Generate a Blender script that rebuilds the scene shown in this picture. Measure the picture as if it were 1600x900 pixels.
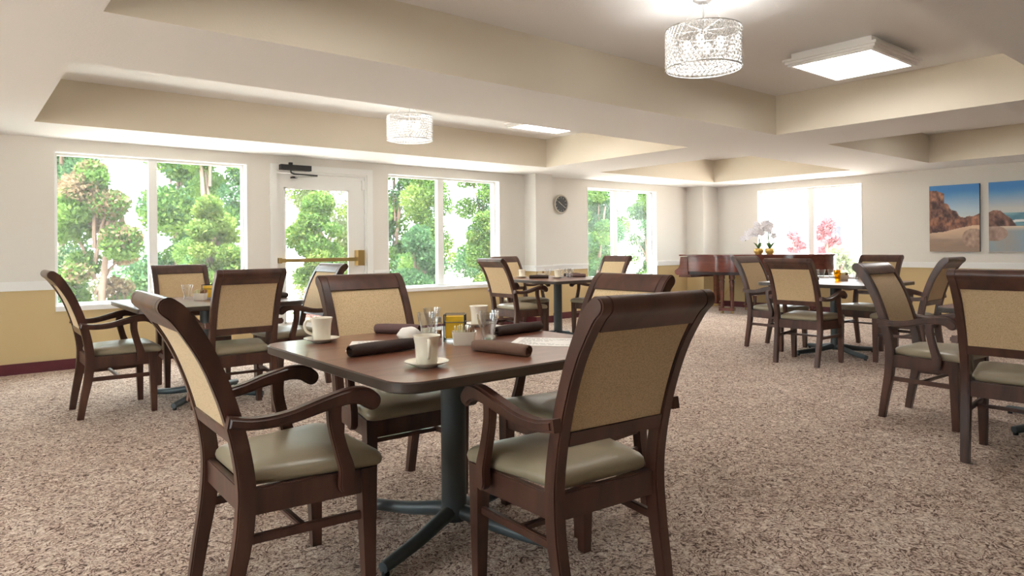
import bpy, bmesh, math, random
import numpy as np
from mathutils import Vector, Matrix

for o in list(bpy.data.objects):
    bpy.data.objects.remove(o, do_unlink=True)
S = bpy.context.scene
C = S.collection
PI = math.pi
random.seed(7)

# ------------------------------------------------------------------ camera
YAW, ROLL, FPX, HY, CAMH = 0.883147, -0.0092565, 1065.39, 384.937, 1.2
cam_data = bpy.data.cameras.new('camera')
cam = bpy.data.objects.new('camera', cam_data)
C.objects.link(cam)
cam_data.sensor_fit = 'HORIZONTAL'
cam_data.sensor_width = 36.0
cam_data.lens = 36.0 * FPX / 1600.0
cam_data.shift_y = -(450.0 - HY) / 1600.0
cam_data.clip_start = 0.05
cam_data.clip_end = 300
fwd = Vector((math.cos(YAW), math.sin(YAW), 0))
rgt = Vector((math.sin(YAW), -math.cos(YAW), 0))
upv = Vector((0, 0, 1))
# image +x axis seen in the picture is the world right turned by ROLL
cx = rgt * math.cos(ROLL) + upv * math.sin(ROLL)
cy = -rgt * math.sin(ROLL) + upv * math.cos(ROLL)
M = Matrix((cx, cy, -fwd)).transposed().to_4x4()
M.translation = Vector((0, 0, CAMH))
cam.matrix_world = M
S.camera = cam

# ------------------------------------------------------------------ world, sun, exposure
S.view_settings.view_transform = 'Standard'
S.view_settings.look = 'None'
S.view_settings.gamma = 1.0
S.view_settings.use_curve_mapping = False
S.view_settings.exposure = 1.0
world = bpy.data.worlds.new('sky')
S.world = world
world.use_nodes = True
bg = world.node_tree.nodes['Background']
bg.inputs[0].default_value = (0.89, 0.95, 1.0, 1)
bg.inputs[1].default_value = 6.0
sun_data = bpy.data.lights.new('sun', 'SUN')
sun_data.energy = 17.0
sun_data.angle = math.radians(2.0)
sun_data.color = (1.0, 0.97, 0.92)
sun = bpy.data.objects.new('sun', sun_data)
C.objects.link(sun)
sun.rotation_euler = Vector((0.18, 0.20, -0.96)).to_track_quat('-Z', 'Y').to_euler()
PENDANT_W, PANEL_E = 5.0, 7.5

# ------------------------------------------------------------------ materials
def srgb(r, g, b):
    f = lambda c: (c / 255 / 12.92) if c / 255 <= 0.04045 else ((c / 255 + 0.055) / 1.055) ** 2.4
    return (f(r), f(g), f(b), 1)

def new_mat(name):
    m = bpy.data.materials.new(name)
    m.use_nodes = True
    nt = m.node_tree
    return m, nt, nt.nodes['Principled BSDF']

def plain(name, col, rough=0.6, metal=0.0, spec=0.5, coat=0.0, bump=0.0, bscale=200, var=0.0, vscale=4.0):
    m, nt, b = new_mat(name)
    b.inputs['Base Color'].default_value = col
    b.inputs['Roughness'].default_value = rough
    b.inputs['Metallic'].default_value = metal
    b.inputs['Specular IOR Level'].default_value = spec
    b.inputs['Coat Weight'].default_value = coat
    b.inputs['Coat Roughness'].default_value = 0.12
    if bump or var:
        tc = nt.nodes.new('ShaderNodeTexCoord')
    if bump:
        n = nt.nodes.new('ShaderNodeTexNoise'); n.inputs['Scale'].default_value = bscale
        n.inputs['Detail'].default_value = 3
        bp = nt.nodes.new('ShaderNodeBump'); bp.inputs['Strength'].default_value = bump
        bp.inputs['Distance'].default_value = 0.004
        nt.links.new(tc.outputs['Object'], n.inputs['Vector'])
        nt.links.new(n.outputs['Fac'], bp.inputs['Height'])
        nt.links.new(bp.outputs['Normal'], b.inputs['Normal'])
    if var:
        n2 = nt.nodes.new('ShaderNodeTexNoise'); n2.inputs['Scale'].default_value = vscale
        n2.inputs['Detail'].default_value = 4
        mx = nt.nodes.new('ShaderNodeMix'); mx.data_type = 'RGBA'
        mx.inputs['A'].default_value = tuple(c * (1 - var) for c in col[:3]) + (1,)
        mx.inputs['B'].default_value = tuple(min(1, c * (1 + var)) for c in col[:3]) + (1,)
        nt.links.new(tc.outputs['Object'], n2.inputs['Vector'])
        nt.links.new(n2.outputs['Fac'], mx.inputs['Factor'])
        nt.links.new(mx.outputs['Result'], b.inputs['Base Color'])
    return m

def wood(name, dark, light, rough=0.35, scale=(3, 30, 30), coat=0.3):
    m, nt, b = new_mat(name)
    tc = nt.nodes.new('ShaderNodeTexCoord')
    mp = nt.nodes.new('ShaderNodeMapping'); mp.inputs['Scale'].default_value = scale
    n = nt.nodes.new('ShaderNodeTexNoise'); n.inputs['Scale'].default_value = 2.0
    n.inputs['Detail'].default_value = 5; n.inputs['Distortion'].default_value = 0.6
    r = nt.nodes.new('ShaderNodeValToRGB')
    r.color_ramp.elements[0].position = 0.3; r.color_ramp.elements[0].color = dark
    r.color_ramp.elements[1].position = 0.7; r.color_ramp.elements[1].color = light
    nt.links.new(tc.outputs['Object'], mp.inputs['Vector'])
    nt.links.new(mp.outputs['Vector'], n.inputs['Vector'])
    nt.links.new(n.outputs['Fac'], r.inputs['Fac'])
    nt.links.new(r.outputs['Color'], b.inputs['Base Color'])
    b.inputs['Roughness'].default_value = rough
    b.inputs['Coat Weight'].default_value = coat
    b.inputs['Coat Roughness'].default_value = 0.15
    return m

def emit(name, col, strength):
    m = bpy.data.materials.new(name); m.use_nodes = True
    nt = m.node_tree; nt.nodes.clear()
    e = nt.nodes.new('ShaderNodeEmission'); e.inputs[0].default_value = col; e.inputs[1].default_value = strength
    o = nt.nodes.new('ShaderNodeOutputMaterial'); nt.links.new(e.outputs[0], o.inputs[0])
    return m

def thin_glass(name, tint, gloss=0.08, haze=0.0, rough=0.02, power=4.0):
    m = bpy.data.materials.new(name); m.use_nodes = True
    nt = m.node_tree; nt.nodes.clear()
    t = nt.nodes.new('ShaderNodeBsdfTransparent'); t.inputs[0].default_value = tint
    g = nt.nodes.new('ShaderNodeBsdfGlossy'); g.inputs['Roughness'].default_value = rough
    fr = nt.nodes.new('ShaderNodeLayerWeight'); fr.inputs[0].default_value = 0.5
    pw = nt.nodes.new('ShaderNodeMath'); pw.operation = 'POWER'; pw.inputs[1].default_value = power
    nt.links.new(fr.outputs['Facing'], pw.inputs[0])
    ad = nt.nodes.new('ShaderNodeMath'); ad.operation = 'MULTIPLY_ADD'; ad.use_clamp = True
    ad.inputs[1].default_value = 0.75; ad.inputs[2].default_value = gloss
    mx = nt.nodes.new('ShaderNodeMixShader')
    o = nt.nodes.new('ShaderNodeOutputMaterial')
    nt.links.new(pw.outputs[0], ad.inputs[0]); nt.links.new(ad.outputs[0], mx.inputs[0])
    nt.links.new(t.outputs[0], mx.inputs[1]); nt.links.new(g.outputs[0], mx.inputs[2])
    out = mx
    if haze:
        d = nt.nodes.new('ShaderNodeBsdfTranslucent'); d.inputs[0].default_value = (0.95, 0.97, 1, 1)
        m2 = nt.nodes.new('ShaderNodeMixShader'); m2.inputs[0].default_value = haze
        nt.links.new(mx.outputs[0], m2.inputs[1]); nt.links.new(d.outputs[0], m2.inputs[2])
        out = m2
    nt.links.new(out.outputs[0], o.inputs[0])
    return m

MAT = {}
MAT['wall_up'] = plain('wall_cream', srgb(229, 225, 218), 0.75, bump=0.15, bscale=90)
MAT['wall_low'] = plain('wall_tan', srgb(206, 182, 136), 0.75, bump=0.15, bscale=90)
MAT['soffit'] = plain('ceiling_white', srgb(242, 241, 239), 0.85, bump=0.35, bscale=70)
MAT['tray_side'] = plain('tray_cream', srgb(227, 218, 201), 0.8, bump=0.2, bscale=80)
MAT['white'] = plain('white_paint', srgb(240, 240, 238), 0.4)
MAT['base'] = plain('maroon_vinyl', srgb(92, 36, 46), 0.45)
MAT['wood'] = wood('chair_wood', srgb(56, 34, 27), srgb(90, 56, 44), 0.36, (6, 6, 1.2))
MAT['fabric'] = None
MAT['vinyl'] = plain('taupe_vinyl', srgb(152, 140, 116), 0.34, bump=0.08, bscale=160, var=0.05, vscale=9)
MAT['top'] = wood('table_laminate', srgb(104, 62, 46), srgb(134, 86, 64), 0.3, (1.5, 14, 14), 0.35)
MAT['edge'] = plain('table_edge', srgb(70, 60, 54), 0.35)
MAT['iron'] = plain('slate_iron', srgb(70, 79, 82), 0.4, var=0.1)
MAT['ceramic'] = plain('cream_ceramic', srgb(238, 230, 212), 0.22, coat=0.4)
MAT['napkin'] = plain('brown_linen', srgb(62, 47, 42), 0.85, bump=0.4, bscale=300, var=0.15, vscale=30)
MAT['napkin_light'] = plain('taupe_linen', srgb(112, 84, 68), 0.8, bump=0.4, bscale=300, var=0.15, vscale=30)
MAT['napkin_mauve'] = plain('mauve_linen', srgb(104, 78, 76), 0.8, bump=0.4, bscale=300, var=0.15, vscale=30)
MAT['paper'] = plain('white_paper', srgb(238, 234, 228), 0.7)
MAT['ink'] = plain('grey_ink', srgb(120, 116, 112), 0.8)
MAT['black_wire'] = plain('black_wire', srgb(24, 22, 20), 0.4)
MAT['yellow'] = plain('yellow_packets', srgb(236, 190, 40), 0.5, var=0.12, vscale=40)
MAT['brownpkt'] = plain('brown_packets', srgb(150, 104, 62), 0.6)
MAT['creampkt'] = plain('cream_packets', srgb(240, 232, 190), 0.6)
MAT['glassware'] = thin_glass('drinking_glass', (0.98, 0.985, 0.985, 1), 0.07, power=2.2)
MAT['amber'] = thin_glass('amber_glass', (0.95, 0.72, 0.1, 1), 0.05)
MAT['pane'] = thin_glass('window_glass', (0.95, 0.98, 0.97, 1), 0.0, haze=0.012)
MAT['steel'] = plain('steel', srgb(190, 190, 188), 0.3, metal=1.0)
MAT['brass'] = plain('brass', srgb(205, 178, 120), 0.32, metal=0.9)
MAT['black'] = plain('black_metal', srgb(30, 30, 32), 0.45)
MAT['crystal'] = plain('crystal', srgb(250, 250, 250), 0.12, spec=0.9)
MAT['chrome'] = plain('nickel_wire', srgb(205, 205, 205), 0.3, metal=0.8)
MAT['bulb'] = emit('bulb_glow', (1, 0.97, 0.93, 1), 6)
MAT['panel'] = emit('panel_glow', (1, 0.97, 0.93, 1), PANEL_E)
MAT['piano'] = wood('piano_mahogany', srgb(88, 42, 38), srgb(108, 56, 48), 0.14, (10, 0.8, 10), 0.8)
MAT['piano_dark'] = plain('piano_dark', srgb(40, 20, 24), 0.3)
MAT['ivory'] = plain('ivory', srgb(240, 236, 224), 0.3)
MAT['gold'] = plain('gold_pot', srgb(206, 170, 92), 0.35, metal=0.5)
MAT['petal'] = plain('orchid_petal', srgb(236, 234, 240), 0.5)
MAT['clock_rim'] = plain('clock_rim', srgb(206, 200, 188), 0.35, metal=0.3)
MAT['clock_face'] = plain('clock_face', srgb(58, 58, 56), 0.5)
MAT['bark'] = plain('bark', srgb(112, 92, 80), 0.9, bump=0.5, bscale=20)

m, nt, b = new_mat('woven_fabric'); MAT['fabric'] = m
tc = nt.nodes.new('ShaderNodeTexCoord')
vo = nt.nodes.new('ShaderNodeTexVoronoi'); vo.inputs['Scale'].default_value = 210
rp = nt.nodes.new('ShaderNodeValToRGB')
rp.color_ramp.elements[0].position = 0.05; rp.color_ramp.elements[0].color = srgb(226, 200, 160)
rp.color_ramp.elements[1].position = 0.75; rp.color_ramp.elements[1].color = srgb(196, 167, 126)
bp = nt.nodes.new('ShaderNodeBump'); bp.inputs['Strength'].default_value = 0.3; bp.inputs['Distance'].default_value = 0.003
bp.invert = True
nt.links.new(tc.outputs['Object'], vo.inputs['Vector'])
nt.links.new(vo.outputs['Distance'], rp.inputs['Fac'])
nt.links.new(rp.outputs['Color'], b.inputs['Base Color'])
nt.links.new(vo.outputs['Distance'], bp.inputs['Height'])
nt.links.new(bp.outputs['Normal'], b.inputs['Normal'])
b.inputs['Roughness'].default_value = 0.85
b.inputs['Sheen Weight'].default_value = 0.2

# carpet: cut pile in mauve, brown and beige curls
m, nt, b = new_mat('carpet'); MAT['carpet'] = m
tc = nt.nodes.new('ShaderNodeTexCoord')
wv = nt.nodes.new('ShaderNodeTexNoise'); wv.inputs['Scale'].default_value = 34; wv.inputs['Detail'].default_value = 5
wv.inputs['Roughness'].default_value = 0.68; wv.inputs['Distortion'].default_value = 1.6
fi = nt.nodes.new('ShaderNodeTexNoise'); fi.inputs['Scale'].default_value = 150; fi.inputs['Detail'].default_value = 2
bgz = nt.nodes.new('ShaderNodeTexNoise'); bgz.inputs['Scale'].default_value = 2.2; bgz.inputs['Detail'].default_value = 2
a1 = nt.nodes.new('ShaderNodeMath'); a1.operation = 'MULTIPLY_ADD'; a1.inputs[1].default_value = 0.35
a2 = nt.nodes.new('ShaderNodeMath'); a2.operation = 'MULTIPLY_ADD'; a2.inputs[1].default_value = 0.12
rp = nt.nodes.new('ShaderNodeValToRGB'); cr = rp.color_ramp
cr.elements[0].position = 0.55; cr.elements[0].color = srgb(100, 80, 72)
cr.elements[1].position = 0.92; cr.elements[1].color = srgb(248, 236, 224)
e = cr.elements.new(0.68); e.color = srgb(188, 162, 146)
e = cr.elements.new(0.78); e.color = srgb(218, 198, 182)
for n_ in (wv, fi, bgz):
    nt.links.new(tc.outputs['Object'], n_.inputs['Vector'])
nt.links.new(fi.outputs['Fac'], a1.inputs[0]); nt.links.new(wv.outputs['Fac'], a1.inputs[2])
# embossed curls: thin furrows along the contour lines of a warped noise
cu = nt.nodes.new('ShaderNodeTexNoise'); cu.inputs['Scale'].default_value = 9; cu.inputs['Detail'].default_value = 2
cu.inputs['Distortion'].default_value = 2.2
c1_ = nt.nodes.new('ShaderNodeMath'); c1_.operation = 'MULTIPLY'; c1_.inputs[1].default_value = 7.0
c2_ = nt.nodes.new('ShaderNodeMath'); c2_.operation = 'PINGPONG'; c2_.inputs[1].default_value = 0.5
c3_ = nt.nodes.new('ShaderNodeMapRange'); c3_.inputs['From Min'].default_value = 0.0; c3_.inputs['From Max'].default_value = 0.20
c3_.inputs['To Min'].default_value = -0.22; c3_.inputs['To Max'].default_value = 0.015
c4_ = nt.nodes.new('ShaderNodeMath'); c4_.operation = 'ADD'
nt.links.new(tc.outputs['Object'], cu.inputs['Vector']); nt.links.new(cu.outputs['Fac'], c1_.inputs[0])
nt.links.new(c1_.outputs[0], c2_.inputs[0]); nt.links.new(c2_.outputs[0], c3_.inputs['Value'])
nt.links.new(c3_.outputs[0], c4_.inputs[0]); nt.links.new(a1.outputs[0], c4_.inputs[1])
nt.links.new(bgz.outputs['Fac'], a2.inputs[0]); nt.links.new(c4_.outputs[0], a2.inputs[2])
nt.links.new(a2.outputs[0], rp.inputs['Fac'])
nt.links.new(rp.outputs['Color'], b.inputs['Base Color'])
bp = nt.nodes.new('ShaderNodeBump'); bp.inputs['Strength'].default_value = 0.8; bp.inputs['Distance'].default_value = 0.012
nt.links.new(c4_.outputs[0], bp.inputs['Height']); nt.links.new(bp.outputs['Normal'], b.inputs['Normal'])
b.inputs['Roughness'].default_value = 0.95; b.inputs['Specular IOR Level'].default_value = 0.1

def leaf_mat(name, c1, c2, trans=0.35):
    m = bpy.data.materials.new(name); m.use_nodes = True
    nt = m.node_tree; nt.nodes.clear()
    g = nt.nodes.new('ShaderNodeNewGeometry')
    r = nt.nodes.new('ShaderNodeValToRGB')
    k_ = 0.44
    r.color_ramp.elements[0].color = tuple(v * k_ for v in c1[:3]) + (1,); r.color_ramp.elements[1].color = tuple(v * k_ for v in c2[:3]) + (1,)
    d = nt.nodes.new('ShaderNodeBsdfDiffuse'); t = nt.nodes.new('ShaderNodeBsdfTranslucent')
    mx = nt.nodes.new('ShaderNodeMixShader'); mx.inputs[0].default_value = trans
    o = nt.nodes.new('ShaderNodeOutputMaterial')
    nt.links.new(g.outputs['Random Per Island'], r.inputs[0])
    nt.links.new(r.outputs[0], d.inputs[0]); nt.links.new(r.outputs[0], t.inputs[0])
    nt.links.new(d.outputs[0], mx.inputs[1]); nt.links.new(t.outputs[0], mx.inputs[2])
    nt.links.new(mx.outputs[0], o.inputs[0])
    return m

# ------------------------------------------------------------------ mesh helpers
def setprops(o, label=None, cat=None, group=None, kind=None):
    if label: o['label'] = label
    if cat: o['category'] = cat
    if group: o['group'] = group
    if kind: o['kind'] = kind
    return o

def empty(name, loc=(0, 0, 0), rz=0.0, label=None, cat=None, group=None, kind=None):
    o = bpy.data.objects.new(name, None)
    C.objects.link(o)
    o.location = loc; o.rotation_euler = (0, 0, rz)
    o.empty_display_size = 0.1
    return setprops(o, label, cat, group, kind)

def link(name, me, mats, parent=None, loc=(0, 0, 0), rot=(0, 0, 0), smooth=None):
    if not isinstance(mats, (list, tuple)): mats = [mats]
    if not me.materials:
        for mm in mats: me.materials.append(MAT[mm] if isinstance(mm, str) else mm)
    if smooth is not None:
        me.shade_smooth()
        me.set_sharp_from_angle(angle=math.radians(smooth))
    o = bpy.data.objects.new(name, me)
    C.objects.link(o)
    o.location = loc; o.rotation_euler = rot
    if parent: o.parent = parent
    return o

def mesh_of(bm, name='m'):
    bmesh.ops.recalc_face_normals(bm, faces=bm.faces)
    me = bpy.data.meshes.new(name)
    bm.to_mesh(me); bm.free()
    return me

def add_box(bm, x0, x1, y0, y1, z0, z1, mi=0):
    v = [bm.verts.new(p) for p in ((x0, y0, z0), (x1, y0, z0), (x1, y1, z0), (x0, y1, z0),
                                   (x0, y0, z1), (x1, y0, z1), (x1, y1, z1), (x0, y1, z1))]
    for q in ((3, 2, 1, 0), (4, 5, 6, 7), (0, 1, 5, 4), (1, 2, 6, 5), (2, 3, 7, 6), (3, 0, 4, 7)):
        f = bm.faces.new([v[i] for i in q]); f.material_index = mi

def bevel(bm, w, seg=2, ang=25):
    es = [e for e in bm.edges if len(e.link_faces) == 2 and e.calc_face_angle(0) > math.radians(ang)]
    if es: bmesh.ops.bevel(bm, geom=es, offset=w, segments=seg, affect='EDGES', clamp_overlap=True, profile=0.5)

def box(name, mats, parent, x0, x1, y0, y1, z0, z1, bev=0.0, seg=2):
    bm = bmesh.new(); add_box(bm, x0, x1, y0, y1, z0, z1)
    if bev: bevel(bm, bev, seg)
    return link(name, mesh_of(bm, name), mats, parent, smooth=40 if bev else None)

def lathe_mesh(prof, n=32, close=False):
    """prof: list of (r,z) from the bottom centre outwards and up."""
    bm = bmesh.new(); rings = []
    for r, z in prof:
        if r < 1e-6: rings.append([bm.verts.new((0, 0, z))])
        else: rings.append([bm.verts.new((r * math.cos(2 * PI * k / n), r * math.sin(2 * PI * k / n), z)) for k in range(n)])
    for a, b_ in zip(rings[:-1], rings[1:]):
        for k in range(n):
            k2 = (k + 1) % n
            if len(a) == 1 and len(b_) == 1: continue
            if len(a) == 1: bm.faces.new((a[0], b_[k], b_[k2]))
            elif len(b_) == 1: bm.faces.new((a[k], a[k2], b_[0]))
            else: bm.faces.new((a[k], a[k2], b_[k2], b_[k]))
    return mesh_of(bm, 'lathe')

def spline(pts, n=8):
    """Catmull-Rom through the points, any dimension."""
    P_ = [np.array(p, float) for p in pts]
    P_ = [2 * P_[0] - P_[1]] + P_ + [2 * P_[-1] - P_[-2]]
    out = []
    for i in range(1, len(P_) - 2):
        for k in range(n):
            t = k / n
            a, b_, c, d = P_[i - 1:i + 3]
            out.append(0.5 * ((2 * b_) + (c - a) * t + (2 * a - 5 * b_ + 4 * c - d) * t * t + (3 * b_ - a - 3 * c + d) * t ** 3))
    out.append(P_[-2])
    return out

def strip_outline(cl, cap0=False, cap1=False):
    """outline of a strip: centre line points (x,z,halfwidth)."""
    c = np.array(cl); L, R_ = [], []
    for i in range(len(c)):
        d = c[min(i + 1, len(c) - 1), :2] - c[max(i - 1, 0), :2]; d /= np.linalg.norm(d)
        nrm = np.array([-d[1], d[0]])
        L.append(c[i, :2] + nrm * c[i, 2]); R_.append(c[i, :2] - nrm * c[i, 2])
        last = d
    out = list(R_)
    if cap1:
        a0 = math.atan2(*(R_[-1] - c[-1, :2])[::-1])
        for k in range(1, 8):
            a = a0 + PI * k / 8; out.append(c[-1, :2] + c[-1, 2] * np.array([math.cos(a), math.sin(a)]))
    out += L[::-1]
    return out

def prism_xz(outline, y0, y1, bev=0.004, seg=2):
    """outline in the xz plane, extruded along y."""
    bm = bmesh.new()
    a = [bm.verts.new((p[0], y0, p[1])) for p in outline]
    b_ = [bm.verts.new((p[0], y1, p[1])) for p in outline]
    n = len(a)
    bm.faces.new(a); bm.faces.new(b_[::-1])
    for i in range(n): bm.faces.new((a[i], b_[i], b_[(i + 1) % n], a[(i + 1) % n]))
    bmesh.ops.recalc_face_normals(bm, faces=bm.faces)
    if bev:
        es = [e for e in bm.edges if abs(abs((e.verts[0].co - e.verts[1].co).normalized().y)) < 0.5]
        bmesh.ops.bevel(bm, geom=es, offset=bev, segments=seg, affect='EDGES', clamp_overlap=True)
    return bm

def prism_xy(outline, z0, z1, bev=0.0, seg=2):
    bm = bmesh.new()
    a = [bm.verts.new((p[0], p[1], z0)) for p in outline]
    b_ = [bm.verts.new((p[0], p[1], z1)) for p in outline]
    n = len(a)
    bm.faces.new(a[::-1]); bm.faces.new(b_)
    for i in range(n): bm.faces.new((a[i], a[(i + 1) % n], b_[(i + 1) % n], b_[i]))
    if bev:
        es = [e for e in bm.edges if abs((e.verts[0].co - e.verts[1].co).normalized().z) < 0.5]
        bmesh.ops.bevel(bm, geom=es, offset=bev, segments=seg, affect='EDGES', clamp_overlap=True)
    return bm

def rrect(x0, x1, y0, y1, r, n=6):
    out = []
    for cx_, cy_, a0 in ((x1 - r, y1 - r, 0), (x0 + r, y1 - r, PI / 2), (x0 + r, y0 + r, PI), (x1 - r, y0 + r, 1.5 * PI)):
        for k in range(n + 1):
            a = a0 + PI / 2 * k / n
            out.append((cx_ + r * math.cos(a), cy_ + r * math.sin(a)))
    return out

def tube(bm, pts, r, n=8, cap=True):
    pts = [Vector(p) for p in pts]; rings = []
    rr = r if hasattr(r, '__len__') else [r] * len(pts)
    prev = None
    for i, p in enumerate(pts):
        d = (pts[min(i + 1, len(pts) - 1)] - pts[max(i - 1, 0)]).normalized()
        if prev is None:
            a = d.orthogonal().normalized()
        else:
            a = (prev - d * prev.dot(d)).normalized()
        prev = a; b_ = d.cross(a)
        rings.append([bm.verts.new(p + (a * math.cos(2 * PI * k / n) + b_ * math.sin(2 * PI * k / n)) * rr[i]) for k in range(n)])
    for q, w in zip(rings[:-1], rings[1:]):
        for k in range(n): bm.faces.new((q[k], q[(k + 1) % n], w[(k + 1) % n], w[k]))
    if cap:
        bm.faces.new(rings[0][::-1]); bm.faces.new(rings[-1])

def tube_obj(name, mats, parent, pts, r, n=8, **kw):
    bm = bmesh.new(); tube(bm, pts, r, n)
    return link(name, mesh_of(bm, name), mats, parent, smooth=50, **kw)

def copy_tree(o, parent=None):
    c = o.copy(); C.objects.link(c)
    if parent: c.parent = parent
    for ch in o.children: copy_tree(ch, c)
    return c

# ------------------------------------------------------------------ room shell
XR, YW = 11.65, 8.17           # right wall, window wall
XL, YB = -3.0, -4.0            # walls behind the camera
ZS, ZT = 2.325, 2.725          # soffit and tray heights
WT = 0.22

box('floor', 'carpet', None, XL, XR, YB, YW, -0.1, 0.0)['kind'] = 'structure'

def cell_wall(name, axis, c0, c1, us, zs, holes):
    """wall slab between c0 and c1 across axis; u runs along it, holes = [(u0,u1,z0,z1)]"""
    bm = bmesh.new()
    us = sorted(set(us)); zs = sorted(set(zs))
    for u0, u1 in zip(us[:-1], us[1:]):
        for z0, z1 in zip(zs[:-1], zs[1:]):
            mu, mz = (u0 + u1) / 2, (z0 + z1) / 2
            if any(h[0] < mu < h[1] and h[2] < mz < h[3] for h in holes): continue
            mi = 0 if mz > 0.83 else 1
            if axis == 'y': add_box(bm, u0, u1, c0, c1, z0, z1, mi)
            else: add_box(bm, c0, c1, u0, u1, z0, z1, mi)
    o = link(name, mesh_of(bm, name), ['wall_up', 'wall_low'])
    o['kind'] = 'structure'
    return o

WZ0, WZ1 = 0.62, 2.2
WIN = [(0.795, 2.69), (4.546, 6.473), (8.38, 10.226)]
DOOR = (3.0, 4.25, 0.0, 2.15)
holes = [(a, b_, WZ0, WZ1) for a, b_ in WIN] + [DOOR]
us = [XL, XR + WT] + [v for w in WIN for v in w] + [DOOR[0], DOOR[1]]
cell_wall('wall_left', 'y', YW, YW + WT, us, [0, 0.83, 2.95, WZ0, WZ1, DOOR[3]], holes)
RW = (5.04, 6.94)
cell_wall('wall_right', 'x', XR, XR + WT, [YB, YW, *RW], [0, 0.83, 2.95, WZ0, WZ1], [(*RW, WZ0, WZ1)])
ADDED_WIN1, ADDED_WIN2 = (0.6, 2.5), (4.2, 6.1)  # unseen openings, added to let soft daylight in from behind the camera
cell_wall('wall_near', 'x', XL - WT, XL, [YB, YW, *ADDED_WIN1, *ADDED_WIN2], [0, 0.83, 2.95, WZ0, WZ1], [(*ADDED_WIN1, WZ0, WZ1), (*ADDED_WIN2, WZ0, WZ1)])
cell_wall('wall_rear', 'y', YB - WT, YB, [XL, XR], [0, 0.83, 2.95], [])

# ceiling: soffit beams around four raised trays
TX = [(0.56, 6.58), (7.69, 10.68)]
TY = [(1.28, 3.70), (4.79, 7.22)]
bm = bmesh.new()
us = [XL, XR] + [v for t in TX for v in t]; vs = [YB, YW] + [v for t in TY for v in t]
us.sort(); vs.sort()
for u0, u1 in zip(us[:-1], us[1:]):
    for v0, v1 in zip(vs[:-1], vs[1:]):
        mu, mv = (u0 + u1) / 2, (v0 + v1) / 2
        if any(a < mu < b_ for a, b_ in TX) and any(a < mv < b_ for a, b_ in TY): continue
        add_box(bm, u0, u1, v0, v1, ZS, ZT)
add_box(bm, XL - WT, XR + WT, YB - WT, YW + WT, ZT, 2.95)
bm.normal_update()
for f in bm.faces:
    f.material_index = 1 if abs(f.normal.z) < 0.5 else 0
link('ceiling', mesh_of(bm, 'ceiling'), ['soffit', 'tray_side'])['kind'] = 'structure'

def struct_box(name, mats, *a, bev=0.0):
    o = box(name, mats, None, *a, bev=bev); o['kind'] = 'structure'; return o

def two_tone(name, x0, x1, y0, y1):
    bm = bmesh.new(); add_box(bm, x0, x1, y0, y1, 0, 0.83, 1); add_box(bm, x0, x1, y0, y1, 0.83, ZS, 0)
    o = link(name, mesh_of(bm, name), ['wall_up', 'wall_low']); o['kind'] = 'structure'
PIL = (6.97, 7.32, 7.90); COL = (11.16, 7.79)
two_tone('wall_pilaster', PIL[0], PIL[1], PIL[2], YW)
two_tone('wall_corner', COL[0], XR, COL[1], YW)

# chair rail and baseboard
def rail_profile(axis, a0, a1, c, sgn, name, zb=0.81, zt=0.90):
    bm = bmesh.new()
    for d, z0, z1 in ((0.018, zb, zt), (0.028, zt - 0.03, zt - 0.008)):
        lo, hi = sorted((c, c + sgn * d))
        if axis == 'x': add_box(bm, a0, a1, lo, hi, z0, z1)
        else: add_box(bm, lo, hi, a0, a1, z0, z1)
    o = link(name, mesh_of(bm, name), 'white'); o['kind'] = 'structure'
ti = 1
for a0, a1 in ((XL, 0.795), (2.69, 2.95), (4.32, 4.546), (6.473, PIL[0]), (PIL[1], 8.38), (10.226, COL[0])):
    rail_profile('x', a0, a1, YW, -1, 'trim_%d' % ti); ti += 1
rail_profile('x', PIL[0] - 0.018, PIL[1] + 0.018, PIL[2], -1, 'trim_%d' % ti); ti += 1
rail_profile('y', PIL[2], YW, PIL[0], -1, 'trim_%d' % ti); ti += 1
rail_profile('y', COL[1], YW, COL[0], -1, 'trim_%d' % ti); ti += 1
for a0, a1 in ((YB, RW[0]), (RW[1], COL[1])):
    rail_profile('y', a0, a1, XR, -1, 'trim_%d' % ti); ti += 1
bi = 0
for nm, a in (('left', (XL, 2.95, YW - 0.014, YW, 0, 0.105)), ('left_beyond_door', (4.32, PIL[0], YW - 0.014, YW, 0, 0.105)),
              ('pilaster', (PIL[0] - 0.014, PIL[1] + 0.014, PIL[2] - 0.014, PIL[2], 0, 0.105)),
              ('pilaster_side', (PIL[0] - 0.014, PIL[0], PIL[2], YW - 0.014, 0, 0.105)),
              ('left_beyond_pilaster', (PIL[1], COL[0], YW - 0.014, YW, 0, 0.105)),
              ('corner', (COL[0] - 0.014, COL[0], COL[1], YW - 0.014, 0, 0.105)),
              ('right', (XR - 0.014, XR, YB, COL[1], 0, 0.105))):
    struct_box('baseboard_' + nm, 'base', *a)

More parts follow.
